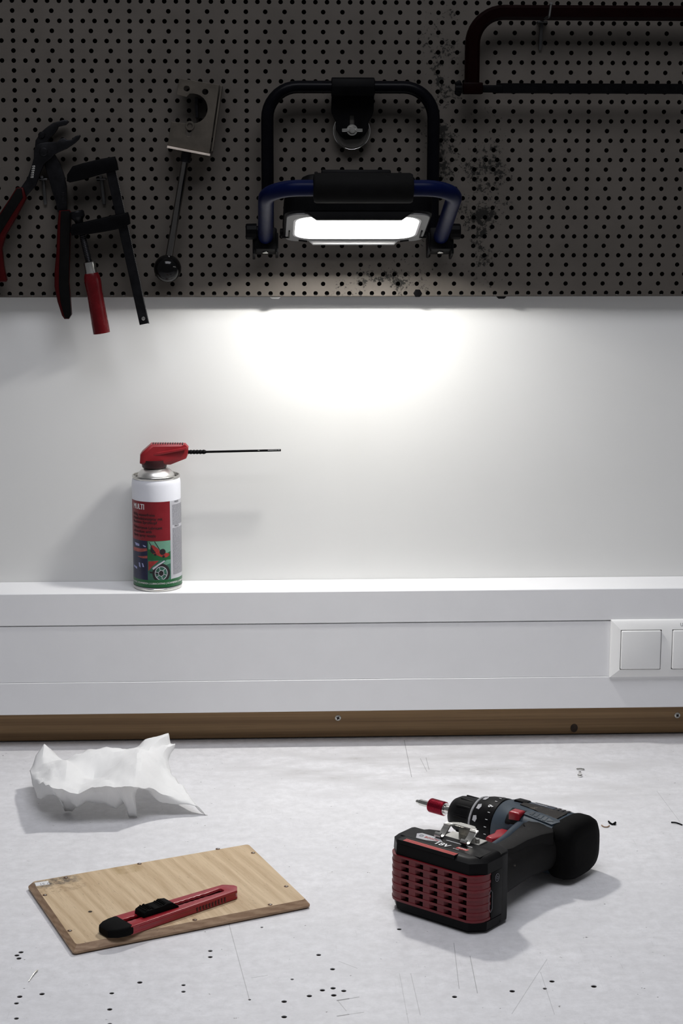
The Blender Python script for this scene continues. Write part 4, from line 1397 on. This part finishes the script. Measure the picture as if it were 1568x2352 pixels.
# ------------------------------------------------------------------ utility knife on the board
def build_knife():
    zt = TB
    A = PZ(240, 2138, zt+.006); Bp = PZ(541, 2049, zt+.006)
    e0 = (Bp-A); e0.z = 0; e0.normalize()
    ex = Matrix.Rotation(.0377, 3, 'Z') @ e0; ey = Vector((-ex.y, ex.x, 0))
    Km = Matrix(((ex.x, ey.x, 0), (ex.y, ey.y, 0), (0, 0, 1))).to_4x4()
    Km.translation = (A.x, A.y, zt+.0004)
    root = empty('utility_knife', (0, 0, 0)); root.matrix_world = Km
    tag(root, 'red snap-off utility knife with a black end cap lying on the plywood board', 'utility knife')
    T = .0100
    xe = .1705
    def hw(x): return .0166-.0047*(x-.03)/.13
    def top(x, y, h): return Vector((x, y, h))
    out = [(.022, -hw(.022)), (xe-.007, -hw(.16)), (xe, -.0025), (xe-.0005, .0025), (xe-.0095, hw(.16)), (.022, hw(.022))]
    s0, s1 = .024, xe-.0175
    lo = []; hi = []
    n = 30
    for i in range(n+1):
        x = s0+(s1-.022-s0)*i/n
        k = .0011 if i % 2 else 0
        lo.append((x, -.0040+k*.7)); hi.append((x, .0032+k))
    slot = lo+[(s1-.002, -.0040), (s1, -.002), (s1, .0035), (s1-.002, .0048)]+list(reversed(hi))
    bm = new(); plate(bm, out, [slot], top, T*.66, T, .0009, seg=2)
    body = obj('body', bm, 'redplastic', root)
    bm = new(); plate(bm, out, [], top, .0, T*.30, .0009, seg=2)
    obj('body_base', bm, 'redplastic', body)
    for s in (-1, 1):
        bm = new()
        o2 = [(.022, s*hw(.022)*.985), (xe-.009, s*hw(.16)*.985), (xe-.009, s*(hw(.16)-.0045)), (.022, s*(hw(.022)-.0045))]
        plate(bm, o2 if s < 0 else list(reversed(o2)), [], top, T*.27, T*.70)
        obj('body_wall', bm, 'redplastic', body)
    bm = new()
    plate(bm, [(xe-.016, -.0070), (xe-.0016, -.0022), (xe-.0016, .0022), (xe-.016, .0070)], [], top, T*.28, T*.68)
    obj('body_nose', bm, 'redplastic', body)
    ang = atan2(.0047, .13)
    bm = new()
    box(bm, (.083, -hw(.083)*.99, T*.66), (.100, .0012, .0012), .0004, mat=Matrix.Rotation(ang, 4, 'Z'))
    obj('side_rib', bm, 'redplastic', body)
    bm = new()
    for i in range(10):
        x = xe-.062+i*.0042
        box(bm, (x, -hw(x)-.0001, T*.40), (.0020, .0012, T*.52), .0005, mat=Matrix.Rotation(ang, 4, 'Z'))
    obj('grip_rib', bm, MAT('dark_red_rib', (.05, .003, .005), .4, var=.1), body)
    bm = new(); box(bm, ((s0+s1)/2+.012, -.0016, T*.58), (s1-s0-.022, .0105, .0006))
    obj('blade', bm, 'steel', root)
    bm = new()
    pr = [(.043, T), (.044, T+.0052), (.049, T+.0072), (.058, T+.0060), (.066, T+.0066), (.075, T+.0082), (.081, T+.0072), (.0885, T+.0012), (.089, T)]
    rs = [[Vector((x, y, z)) for x, z in pr] for y in (-.0085, .0085)]
    rings(bm, rs); bevel_edges(bm, list(bm.edges), .0012, 2)
    sld = obj('slider', bm, 'rubber', root)
    bm = new()
    for i in range(15):
        x = .0475+i*.0023
        z = T+.0066+.0012*cos((i-2)*.75)*(1 if i < 10 else .6)+(.0008 if i > 9 else 0)
        for j in range(6):
            box(bm, (x, -.0062+j*.0025+(.0012 if i % 2 else 0), z), (.0013, .0014, .0013), .0003)
    obj('slider_grip', bm, 'rubber', sld)
    bm = new()
    rs = []
    for x, k, kz in ((-.0015, .50, .70), (.0005, .66, .86), (.007, .90, 1.0), (.015, 1.02, 1.06), (.0235, 1.03, 1.08), (.0245, 1.0, 1.04)):
        rs.append([Vector((x, y*k, max(0, T*.5+z*kz))) for y, z in rrect(0, 0, 2*hw(.022), T, .003, 3)])
    rings(bm, rs)
    obj('end_cap', bm, 'rubber', root)
build_knife()

# ------------------------------------------------------------------ cordless drill lying on its side
def build_drill():
    r = Vector((.745, -.667, 0)).normalized(); q = Vector((-r.y, r.x, 0))
    Dm = Matrix(((r.x, q.x, 0), (r.y, q.y, 0), (0, 0, 1))).to_4x4()
    Dm.translation = (.2638, -.4504, 0)
    root = empty('cordless_drill', (0, 0, 0)); root.matrix_world = Dm
    tag(root, 'blue-grey cordless drill with a red ribbed 18V battery lying on its side', 'drill')
    inv = Dm.inverted()
    def A(name, bm, mat, parent=None, smooth=35): return obj(name, bm, mat, parent or root, smooth)
    def top(x, y, h): return Vector((x, y, h))
    def dl(x, y, z): return inv @ PZ(x, y, z)
    HZ = .0365
    O = (0, 0, HZ)
    X = (1, 0, 0)
    # bit and holder
    bm = new()
    lathe(bm, O, X, [(-.0965, .0004), (-.0950, .0022), (-.0915, .0024), (-.0905, .0036), (-.084, .0038), (-.0740, .0038)], 6); A('screw_bit', bm, 'steel', smooth=10)
    bm = new()
    prof = [(-.0745, .0065), (-.0740, .0083)]
    for i in range(10):
        x = -.0730+i*.00195
        prof += [(x, .0086), (x+.0008, .0086), (x+.0010, .0079), (x+.0017, .0079)]
    prof += [(-.0532, .0086), (-.0527, .0080), (-.0526, .005)]
    lathe(bm, O, X, prof, 28); A('bit_sleeve', bm, 'redan')
    bm = new()
    lathe(bm, O, X, [(-.0530, .0074), (-.0519, .0074), (-.0518, .0052), (-.037, .0052)], 24); A('bit_shaft', bm, 'chrome')
    # chuck
    bm = new()
    lathe(bm, O, X, [(-.0395, .007), (-.0397, .0130), (-.0370, .0172), (-.030, .0210), (-.022, .0224), (-.007, .0230), (-.003, .0240), (-.001, .0252), (.0010, .0252)], 36)
    ck = A('chuck', bm, 'drillblack')
    bm = new()
    for i in range(12):
        a = 2*pi*(i+.5)/12
        box(bm, (-.015, .0226*cos(a), HZ+.0226*sin(a)), (.020, .0030, .0014), .0006, mat=Matrix.Rotation(a+pi/2, 4, 'X'))
    A('chuck_rib', bm, 'drillblack', ck)
    bm = new(); lathe(bm, O, X, [(-.0008, .020), (-.0008, .0268), (.0010, .0275), (.0020, .0268), (.0020, .02)], 40); A('chuck_ring', bm, MAT('worn_ring', (.30, .30, .31), .5, var=.4, scale=150))
    # torque collar
    bm = new()
    lathe(bm, O, X, [(.0018, .020), (.0020, .0268), (.007, .0282), (.013, .0298), (.022, .0308), (.0325, .0314), (.034, .030), (.0342, .025)], 48)
    tc_ = A('torque_collar', bm, 'drillblack')
    bm = new()
    for i in range(-4, 14):
        a = radians(90+i*16)
        p = Vector((.0265, .0314*cos(a), HZ+.0314*sin(a)))
        box(bm, p, (.0030, .0007, .0005), 0, mat=Matrix.Rotation(a+pi/2, 4, 'X'))
    # the number on the collar: reads across the collar
    a6 = radians(90+33)
    def on_collar(xc, lift=.00035):
        def f(x, y):
            a = a6+x/.0312
            return Vector((xc+y, (.0308+lift)*cos(a)*1.0, HZ+(.0308+lift)*sin(a)))
        return f
    put_text(bm, '6', .0085, on_collar(.0215, .0008), bold=.0002, align='CENTER')
    A('collar_marks', bm, 'white', tc_, 0)
    bm = new()
    for a0, w_ in ((98, .007), (128, .006), (158, .006)):
        a = radians(a0)
        vs = []
        for dx, da in ((-.0005, -.10), (.0045, -.13), (.0065, .0), (.0045, .14), (-.0005, .10)):
            rr = .0276+.0014*(dx+.0005)/.005+.0007
            vs.append(bm.verts.new(Vector((.0062+dx, rr*cos(a+da), HZ+rr*sin(a+da)))))
        bm.faces.new(vs)
    A('collar_pointer', bm, 'labelgrey', tc_, 0)
    # motor housing: gear end (blue-grey), body, rubber tail
    YC, PW = -.006, 3.4
    def sect(x, yc, ry, rz, n=36, p=PW, zc=HZ):
        out = []
        for i in range(n):
            a = 2*pi*i/n
            ca, sa = cos(a), sin(a)
            out.append(Vector((x, yc+ry*math.copysign(abs(ca)**(2/p), ca), max(.0008, zc+rz*math.copysign(abs(sa)**(2/p), sa)))))
        return out
    bm = new()
    rings(bm, [sect(.0338, 0, .0312, .0304, p=2.1), sect(.038, -.001, .0322, .0314, p=2.3), sect(.050, -.004, .0335, .0322, p=2.9), sect(.066, YC, .0350, .0325), sect(.09, YC, .0360, .0325), sect(.118, YC, .0360, .0322), sect(.127, YC, .0350, .0315)])
    hs_ = A('motor_housing', bm, 'drillblue')
    bm = new()
    rings(bm, [sect(.1200, YC, .0364, .0328, p=3.4), sect(.1235, YC, .0374, .0338, p=3.4), sect(.135, YC, .0374, .0338, p=3.4), sect(.1425, YC, .0355, .0318, p=3.3), sect(.1465, YC, .0310, .0275, p=3.2), sect(.1480, YC, .022, .019, p=3)])
    A('rubber_tail', bm, 'rubber', hs_)
    def onshell(x, y, lift=.0007):           # height of the housing at (x, y)
        k = min(.999, abs((y-YC)/.0355))
        return Vector((x, y, HZ+.0325*(1-k**PW)**(1/PW)+lift))
    def skin(pts, lift, mat, name, parent=None, bev=0):
        """a raised field that follows the housing"""
        bm = new(); plate(bm, pts, [], lambda x, y, h: Vector((x, y, h)), 0.0, 1.0)
        bmesh.ops.subdivide_edges(bm, edges=list(bm.edges), cuts=3, use_grid_fill=True)
        bmesh.ops.triangulate(bm, faces=list(bm.faces))
        for v in bm.verts:
            v.co = onshell(v.co.x, v.co.y, -.002+v.co.z*(lift+.002))
        return A(name, bm, mat, parent or hs_, 40)
    skin([(.058,.003),(.070,.0035),(.116,.0030),(.116,-.024),(.110,-.030),(.104,-.020),(.079,-.010),(.058,-.006)], .0010, 'wornband', 'flank_band')
    skin([(.0775,-.0150),(.094,-.0165),(.1215,-.0215),(.1245,-.0255),(.1180,-.0320),(.098,-.0300),(.0775,-.0275)], .0018, 'drillblue', 'vent_field')
    bm = new()
    for i in range(5):
        x = .0835+i*.0064; yy = -.0188-i*.0012
        pts = [(x, yy-.0072), (x+.0046, yy-.0078), (x+.0046, yy-.0006), (x, yy)] if i < 4 else [(x, yy-.0062), (x+.0085, yy-.0040), (x, yy)]
        bm.faces.new([bm.verts.new(onshell(px_, py_, .0023)) for px_, py_ in pts])
    A('vent_slot', bm, MAT('vent_blue', (.006, .018, .03), .5, var=.2), hs_, 0)
    skin([(.0570,-.0195),(.0775,-.0185),(.0775,-.0385),(.0590,-.0385)], .0008, 'drillblack', 'switch_bed')
    bm = new()
    rings(bm, [[Vector((x, y, z)) for x, y in ((.0625, -.0365), (.0765, -.0355), (.0765, -.0225), (.0625, -.0235))] for z in (.058, .0702)]+[[Vector((x, y, .0715)) for x, y in ((.0637, -.0345), (.0753, -.0337), (.0753, -.0240), (.0637, -.0248))]])
    bevel_edges(bm, list(bm.edges), .0008, 2)
    A('direction_switch', bm, 'redplastic', hs_)
    bm = new(); box(bm, (.0525, .0075, .0675), (.0170, .0130, .0050), .0018, mat=Matrix.Rotation(radians(-8), 4, 'X')); A('gear_selector', bm, 'drillblack', hs_)
    bm = new(); box(bm, (.056, .0275, .052), (.024, .006, .016), .002); A('selector_rail', bm, 'drillblack', hs_)
    bm = new()
    def strip(xa, xb, ya, yb, lift=.0007, n=6, slant=0.0):
        for i in range(n):
            u0 = ya+(yb-ya)*i/n; u1 = ya+(yb-ya)*(i+1)/n
            s0_, s1_ = slant*i/n, slant*(i+1)/n
            bm.faces.new([bm.verts.new(onshell(x, y, lift)) for x, y in ((xa+s0_, u0), (xb+s0_, u0), (xb+s1_, u1), (xa+s1_, u1))])
    strip(.066, .096, .0045, .0190)
    A('name_field', bm, MAT('name_blue', (.014, .022, .042), .4, var=.15), hs_, 40)
    bm = new(); strip(.074, .100, .0175, .0205, .0010); A('name_stripe', bm, 'printred', hs_, 40)
    bm = new()
    for i in range(3): strip(.0975+i*.0062, .1020+i*.0062, .0045, .0175, .0009, slant=.001)
    A('tail_vent', bm, 'ink', hs_, 40)
    bm = new()
    put_text(bm, 'Li-ENERGY', .0054, lambda x, y: onshell(.0692+x, .0118+y, .0012), bold=.00008, sx=.82)
    put_text(bm, 'Professional', .0046, lambda x, y: onshell(.0682+x, .0062+y, .0012), bold=.00005, sx=.80)
    A('lettering', bm, 'white', hs_, 0)
    def pad(pts, z0_, z1_, mat, name, parent, bev):
        bm = new(); plate(bm, pts, [], top, z0_, z1_, bev, seg=2); return A(name, bm, mat, parent)
    # handle
    bm = new()
    def hs(xc, y, hx_, hz, n=24, p=2.3):
        out = []
        for i in range(n):
            a = 2*pi*i/n; ca, sa = cos(a), sin(a)
            out.append(Vector((xc+hx_*math.copysign(abs(ca)**(2/p), ca), y, max(.001, .0385+hz*math.copysign(abs(sa)**(2/p), sa)))))
        return out
    rings(bm, [hs(.098, -.012, .036, .0270), hs(.100, -.030, .0345, .0270), hs(.102, -.050, .0290, .0255), hs(.1040, -.075, .0245, .0240), hs(.107, -.100, .0230, .0235), hs(.1085, -.125, .0235, .0240), hs(.107, -.142, .0270, .0270), hs(.100, -.152, .036, .033), hs(.093, -.160, .046, .037)])
    hd = A('handle', bm, 'drillgrip')
    bm = new()
    rings(bm, [hs(.079, -.034, .012, .0245), hs(.0815, -.052, .0105, .0235), hs(.0865, -.080, .0085, .0220), hs(.0905, -.110, .0085, .0225), hs(.092, -.128, .009, .0235)])
    A('handle_front', bm, 'drillblue', hd)
    pad([(.0885,-.034),(.108,-.034),(.124,-.038),(.130,-.047),(.124,-.062),(.121,-.085),(.122,-.115),(.118,-.128),(.104,-.128),(.100,-.110),(.098,-.085),(.093,-.062),(.0955,-.052),(.0885,-.045)], .050, .0655, 'drillgrip', 'grip_pad', hd, .0014)
    bm = new(); box(bm, (.094, -.104, .0560), (.012, .010, .008), .001, mat=Matrix.Rotation(.3, 4, 'Z')); A('handle_stud', bm, 'drillgrip', hd)
    # trigger
    bm = new()
    tp = [(.070,-.040),(.057,-.040),(.0535,-.048),(.0575,-.058),(.056,-.068),(.0575,-.074),(.066,-.074),(.074,-.060)]
    plate(bm, tp, [], top, .0275, .0505, .0022, seg=3)
    A('trigger', bm, 'redplastic')
    # foot of the tool
    bm = new()
    ft = [(.034,-.166),(.040,-.158),(.062,-.150),(.080,-.147),(.128,-.147),(.140,-.152),(.145,-.160),(.145,-.172),(.034,-.172)]
    plate(bm, ft, [], top, .0030, .0805, .0045, seg=3)
    A('foot', bm, 'drillblack')
    # battery: shell, red ribbed end, label
    bt = empty('battery', (0, 0, 0))
    bt.parent = root
    def shell(z, ins, ch_=.014):
        xa, xb, ya, yb = .0215+ins, .1455-ins, -.2115+ins, -.170
        return [Vector(p+(z,)) for p in ((xa+ch_, ya), (xb-ch_, ya), (xb, ya+ch_), (xb, yb), (xa, yb), (xa, ya+ch_))]
    bt_parts = []
    def B(name, bm, mat, smooth=35):
        o = obj(name, bm, mat, bt, smooth); return o
    bm = new()
    rings(bm, [shell(.0004, .0045), shell(.004, .0010), shell(.0135, 0), shell(.0140, .0050), shell(.0660, .0050), shell(.0665, 0), shell(.0785, .0005), shell(.0820, .0040), shell(.0832, .0080)])
    B('shell', bm, 'drillblack')
    # ribbed red end: a skin of bars running round the three outer faces
    path = [(.0262, -.176), (.0262, -.1975), (.0290, -.2045), (.0360, -.2100), (.1310, -.2100), (.1380, -.2045), (.1408, -.1975), (.1408, -.186)]
    # split the path finely so pockets can be cut
    P = [Vector((x, y)) for x, y in path]
    seglen = [(P[i+1]-P[i]).length for i in range(len(P)-1)]
    tot = sum(seglen)
    def at(s, off):
        i = 0; acc = 0
        while i < len(seglen)-1 and s > acc+seglen[i]: acc += seglen[i]; i += 1
        d = (P[i+1]-P[i]).normalized(); n_ = Vector((d.y, -d.x))
        if n_.dot(Vector((.083, -.17))-P[i]) > 0: n_ = -n_
        c = P[i]+d*(s-acc)
        return c+n_*off
    pitch = .0205
    s_front = sum(seglen[:3])
    us = [0.0, .006, .0145]
    kinds = ['rib', 'bar']
    cur = s_front
    us.append(s_front-.001); kinds.append('rib')
    x = cur-.001
    for k in range(5):
        us.append(x+.0085); kinds.append('rib')
        us.append(x+.0190); kinds.append('pocket')
        x += .0190
    us += [x+.0035, x+.0125, x+.0155, tot]; kinds += ['rib', 'rib', 'rib', 'rib']
    zs = [.0140]; zk = []
    for k in range(6):
        zs.append(.0140+.0026+k*.00835); zk.append('bar')
        zs.append(.0140+.0026+k*.00835+.0054); zk.append('slot')
    zs.append(.0660); zk.append('bar')
    bm = new()
    OUT = .0032
    def quad(pts): 
        bm.faces.new([bm.verts.new(p) for p in pts])
    def v3(s, off, z):
        c = at(s, off); return Vector((c.x, c.y, z))
    for i in range(len(us)-1):
        n = 6 if kinds[i] == 'pocket' else max(1, int((us[i+1]-us[i])/.004))
        for j in range(len(zs)-1):
            slot = zk[j] == 'slot'
            pocket = kinds[i] == 'pocket' and slot
            groove = kinds[i] == 'bar' and slot
            for t in range(n):
                a = us[i]+(us[i+1]-us[i])*t/n; b = us[i]+(us[i+1]-us[i])*(t+1)/n
                za, zb_ = zs[j], zs[j+1]
                if not pocket:
                    o_ = OUT if not groove else OUT-.0024
                    if zk[j] == 'bar': o_ = OUT+.0006
                    quad([v3(a, o_, za), v3(b, o_, za), v3(b, o_, zb_), v3(a, o_, zb_)])
                    if groove or zk[j] == 'bar':
                        lo_ = OUT-.0024
                        for zz in (za, zb_):
                            quad([v3(a, lo_, zz), v3(b, lo_, zz), v3(b, OUT+.0006, zz), v3(a, OUT+.0006, zz)])
                else:
                    # pocket: floor slopes in from one side, open to the black shell at the other
                    f0, f1 = t/n, (t+1)/n
                    oa = OUT-f0*.012; ob = OUT-f1*.012
                    if f0 < .30:
                        quad([v3(a, oa, za), v3(b, ob, za), v3(b, ob, zb_), v3(a, oa, zb_)])
                    for zz in (za, zb_):
                        quad([v3(a, oa if f0 < .3 else -.003, zz), v3(b, ob if f0 < .3 else -.003, zz), v3(b, OUT, zz), v3(a, OUT, zz)])
                    if t == n-1:
                        quad([v3(b, -.003, za), v3(b, OUT, za), v3(b, OUT, zb_), v3(b, -.003, zb_)])
    bmesh.ops.remove_doubles(bm, verts=bm.verts, dist=1e-5)
    B('ribbed_end', bm, 'redbatt', 30)
    bm = new()
    bk = [(.0285, -.176), (.0285, -.197), (.031, -.2025), (.0365, -.2065), (.1305, -.2065), (.136, -.2025), (.1385, -.197), (.1385, -.176)]
    plate(bm, bk, [], top, .0145, .0655); B('vent_core', bm, 'ink')
    bm = new(); box(bm, (.1412, -.1800, .0400), (.0084, .0200, .0528), .001); B('end_plate', bm, 'drillblack')
    # printed label on the upper side
    zl = .08335
    bm = new(); plate(bm, [(.031,-.1985),(.136,-.1985),(.136,-.176),(.031,-.176)], [], top, zl-.0008, zl, .0003); lb = B('label', bm, 'drillblack')
    def flat(name, pts, mat, z=zl+.00015):
        bm = new(); bm.faces.new([bm.verts.new((x, y, z)) for x, y in pts]); return A(name, bm, mat, lb, 0)
    lb.parent = root
    flat('label_field', [(.0430,-.1845),(.0470,-.1800),(.0710,-.1805),(.0800,-.1880),(.0620,-.1945),(.0500,-.1955)], 'labelgrey')
    flat('label_rule', [(.079,-.1795),(.113,-.1795),(.1135,-.1810),(.0795,-.1810)], 'labelgrey')
    bm = new()
    for i in range(3):
        y = -.2045-i*.0024
        bm.faces.new([bm.verts.new((x_, y_, zl+.0003-.00*i)) for x_, y_ in ((.0440, y), (.1120, y), (.1120, y-.0017), (.0440, y-.0017))])
    A('label_stripe', bm, 'printred', lb, 0)
    bm = new(); plate(bm, [(.037,-.2030),(.1125,-.2030),(.1125,-.2120),(.037,-.2120)], [], top, .0790, zl+.0001, .0004); A('stripe_bed', bm, 'drillblack', lb)
    flat('label_red_field', [(.1010,-.1880),(.1150,-.1880),(.1140,-.1925),(.1000,-.1925)], 'printred')
    def tp_(x0_, y0_, z=zl+.0003):
        return lambda x, y: Vector((x0_+x, y0_+y, z))
    bm = new(); put_text(bm, 'BOSCH', .0058, tp_(.0560, -.1895), bold=.0001, sx=.95); A('lettering', bm, 'printred', lb, 0)
    bm = new()
    tube(bm, [Vector((.0510+.0022*cos(a), -.1870+.0022*sin(a), zl+.0003)) for a in [2*pi*i/16 for i in range(17)]], .0003, 5)
    A('emblem', bm, 'inkgrey', lb, 0)
    bm = new()
    put_text(bm, '18V', .0112, tp_(.0740, -.1972), bold=.00035, sx=1.05)
    put_text(bm, '4.0Ah', .0040, tp_(.1025, -.1917, zl+.0005), bold=.00012, sx=1.0)
    put_text(bm, 'Li-Ion', .0032, tp_(.0990, -.1962), bold=.0001, sx=1.0)
    A('lettering', bm, 'white', lb, 0)
    # marks on the end of the battery
    bm = new()
    tube(bm, [Vector((.1458, -.180+.0034*cos(a), .058+.0042*sin(a))) for a in [2*pi*i/20 for i in range(21)]], .0003, 5)
    tube(bm, [Vector((.1458, -.180+.0014*cos(a), .058+.0018*sin(a))) for a in [2*pi*i/12 for i in range(13)]], .0003, 5)
    hx6 = [(-.1945, .026), (-.1945, .044), (-.1915, .0475), (-.1885, .044), (-.1885, .026), (-.1915, .0225), (-.1945, .026)]
    tube(bm, [Vector((.1458, y, z)) for y, z in hx6], .00025, 5)
    A('end_mark', bm, 'inkgrey', lb, 0)
    # steel belt clip on the upper side of the foot
    def strap(name, pts, w_, th, parent=None):
        """bent strip: pts are (y, z); extruded over x range"""
        bm = new()
        pts = [Vector((0, y, z)) for y, z in pts]
        rs = []
        for x_ in w_:
            up_, dn = [], []
            for i, p in enumerate(pts):
                d = (pts[min(i+1, len(pts)-1)]-pts[max(i-1, 0)]).normalized()
                n_ = Vector((0, -d.z, d.y))*th/2
                up_.append(Vector((x_, p.y, p.z))+n_); dn.append(Vector((x_, p.y, p.z))-n_)
            rs.append(up_+list(reversed(dn)))
        rings(bm, rs)
        return bm
    bm = new(); plate(bm, [(.066,-.150),(.112,-.150),(.112,-.170),(.066,-.170)], [], top, .0800, .0818, .0005); cb = A('clip_base', bm, 'steel')
    def arm(xa, xb):
        return strap('x', catmull([(-.1800, .0895), (-.1825, .0872), (-.1805, .0845), (-.1755, .0848), (-.1695, .0890), (-.1645, .0930), (-.1600, .0942)], 4), (xa, xb), .0016)
    bm = arm(.0650, .0730); A('clip_arm', bm, 'steel', cb)
    bm = arm(.0990, .1070); A('clip_arm', bm, 'steel', cb)
    bm = new(); plate(bm, [(.0650,-.1660),(.0700,-.1560),(.0760,-.1525),(.0960,-.1525),(.1020,-.1560),(.1070,-.1660),(.0990,-.1660),(.0960,-.1600),(.0760,-.1600),(.0730,-.1660)], [], top, .0932, .0948, .0004); A('clip_bridge', bm, 'steel', cb)
    bm = new(); plate(bm, [(.0760,-.1530),(.0960,-.1530),(.0960,-.1500),(.0760,-.1500)], [], top, .0815, .0942, .0004); A('clip_post', bm, 'steel', cb)
    bm = new(); cyl(bm, (.104, -.158, .0815), (.104, -.158, .0845), .0030, seg=14, bev=.0006); A('clip_screw', bm, 'steel', cb)
build_drill()

# ------------------------------------------------------------------ bits and pieces lying on the worktop
def small():
    p = PZ(1331, 1784)
    bm = new()
    lathe(bm, (p.x, p.y, .0003), (0, 0, 1), [(0, .0030), (.002, .0034), (.0028, .0030), (.0030, .0022), (.0065, .0020), (.0075, .0005)], 10)
    o = obj('loose_screw', bm, 'chrome', smooth=20)
    tag(o, 'tiny shiny steel screw standing on its head near the batten', 'screw')
    a = PZ(1323, 1768); b = PZ(1342, 1769.5)
    bm = new(); tube(bm, catmull([a+Vector((0, 0, .0012)), (a+b)/2+Vector((0, 0, .0020)), b+Vector((0, 0, .0012))], 5), [.0004]+[.0011]*9+[.0005], 8)
    o = obj('steel_chip', bm, 'steel'); tag(o, 'thin bright steel chip lying behind the loose screw', 'metal chip')
    pts = [PZ(66, 2256)+Vector((0, 0, .0009)), PZ(74, 2245)+Vector((0, 0, .0016)), PZ(80, 2238)+Vector((0, 0, .002)), PZ(86, 2231)+Vector((0, 0, .0012))]
    bm = new(); c = catmull(pts, 5); tube(bm, c, [.0004+.0006*i/len(c) for i in range(len(c))], 8)
    o = obj('steel_sliver', bm, 'zinc'); tag(o, 'long pointed steel sliver lying in front of the plywood board', 'metal chip')
    c = catmull([PZ(1397, 1890)+Vector((0, 0, .002)), PZ(1401, 1893)+Vector((0, 0, .0014)), PZ(1407, 1895.5)+Vector((0, 0, .0014)), PZ(1413, 1892.5)+Vector((0, 0, .0022)), PZ(1411, 1896)+Vector((0, 0, .0012))], 4)
    bm = new(); tube(bm, c, .0011, 8)
    o = obj('black_shaving', bm, 'black'); tag(o, 'curled black plastic shaving beside the drill', 'shaving')
    c = catmull([PZ(1381, 1897)+Vector((0, 0, .001)), PZ(1386, 1900.5)+Vector((0, 0, .001)), PZ(1394, 1901)+Vector((0, 0, .001)), PZ(1399, 1898)+Vector((0, 0, .001))], 5)
    bm = new(); tube(bm, c, .0007, 8)
    o = obj('wood_curl', bm, 'plyedge'); tag(o, 'thin pale curl of wood next to the black shaving', 'shaving')
    c = catmull([PZ(1541, 1890.5)+Vector((0, 0, .001)), PZ(1550, 1892)+Vector((0, 0, .0016)), PZ(1558, 1893.5)+Vector((0, 0, .0012)), PZ(1566, 1896.5)+Vector((0, 0, .001))], 4)
    bm = new(); tube(bm, c, .0009, 8)
    o = obj('wire_offcut', bm, 'darksteel'); tag(o, 'short dark wire offcut lying on the worktop right of the drill', 'wire')
small()

# tiny repeated relief that stays joined inside one part
for o in bpy.data.objects:
    if o.name.split('.')[0] in {'cooling_fins', 'toothed_edge', 'slider_grip', 'top_rib', 'fine_print', 'grip_rib', 'collar_marks', 'chuck_rib', 'adjusting_teeth',
                                'jaw_marking', 'straw_print', 'label_picture_glint', 'label_picture_red', 'lettering', 'tail_vent', 'vent_slot', 'label_stripe', 'ribbed_end'}:
        o['kind'] = 'stuff'
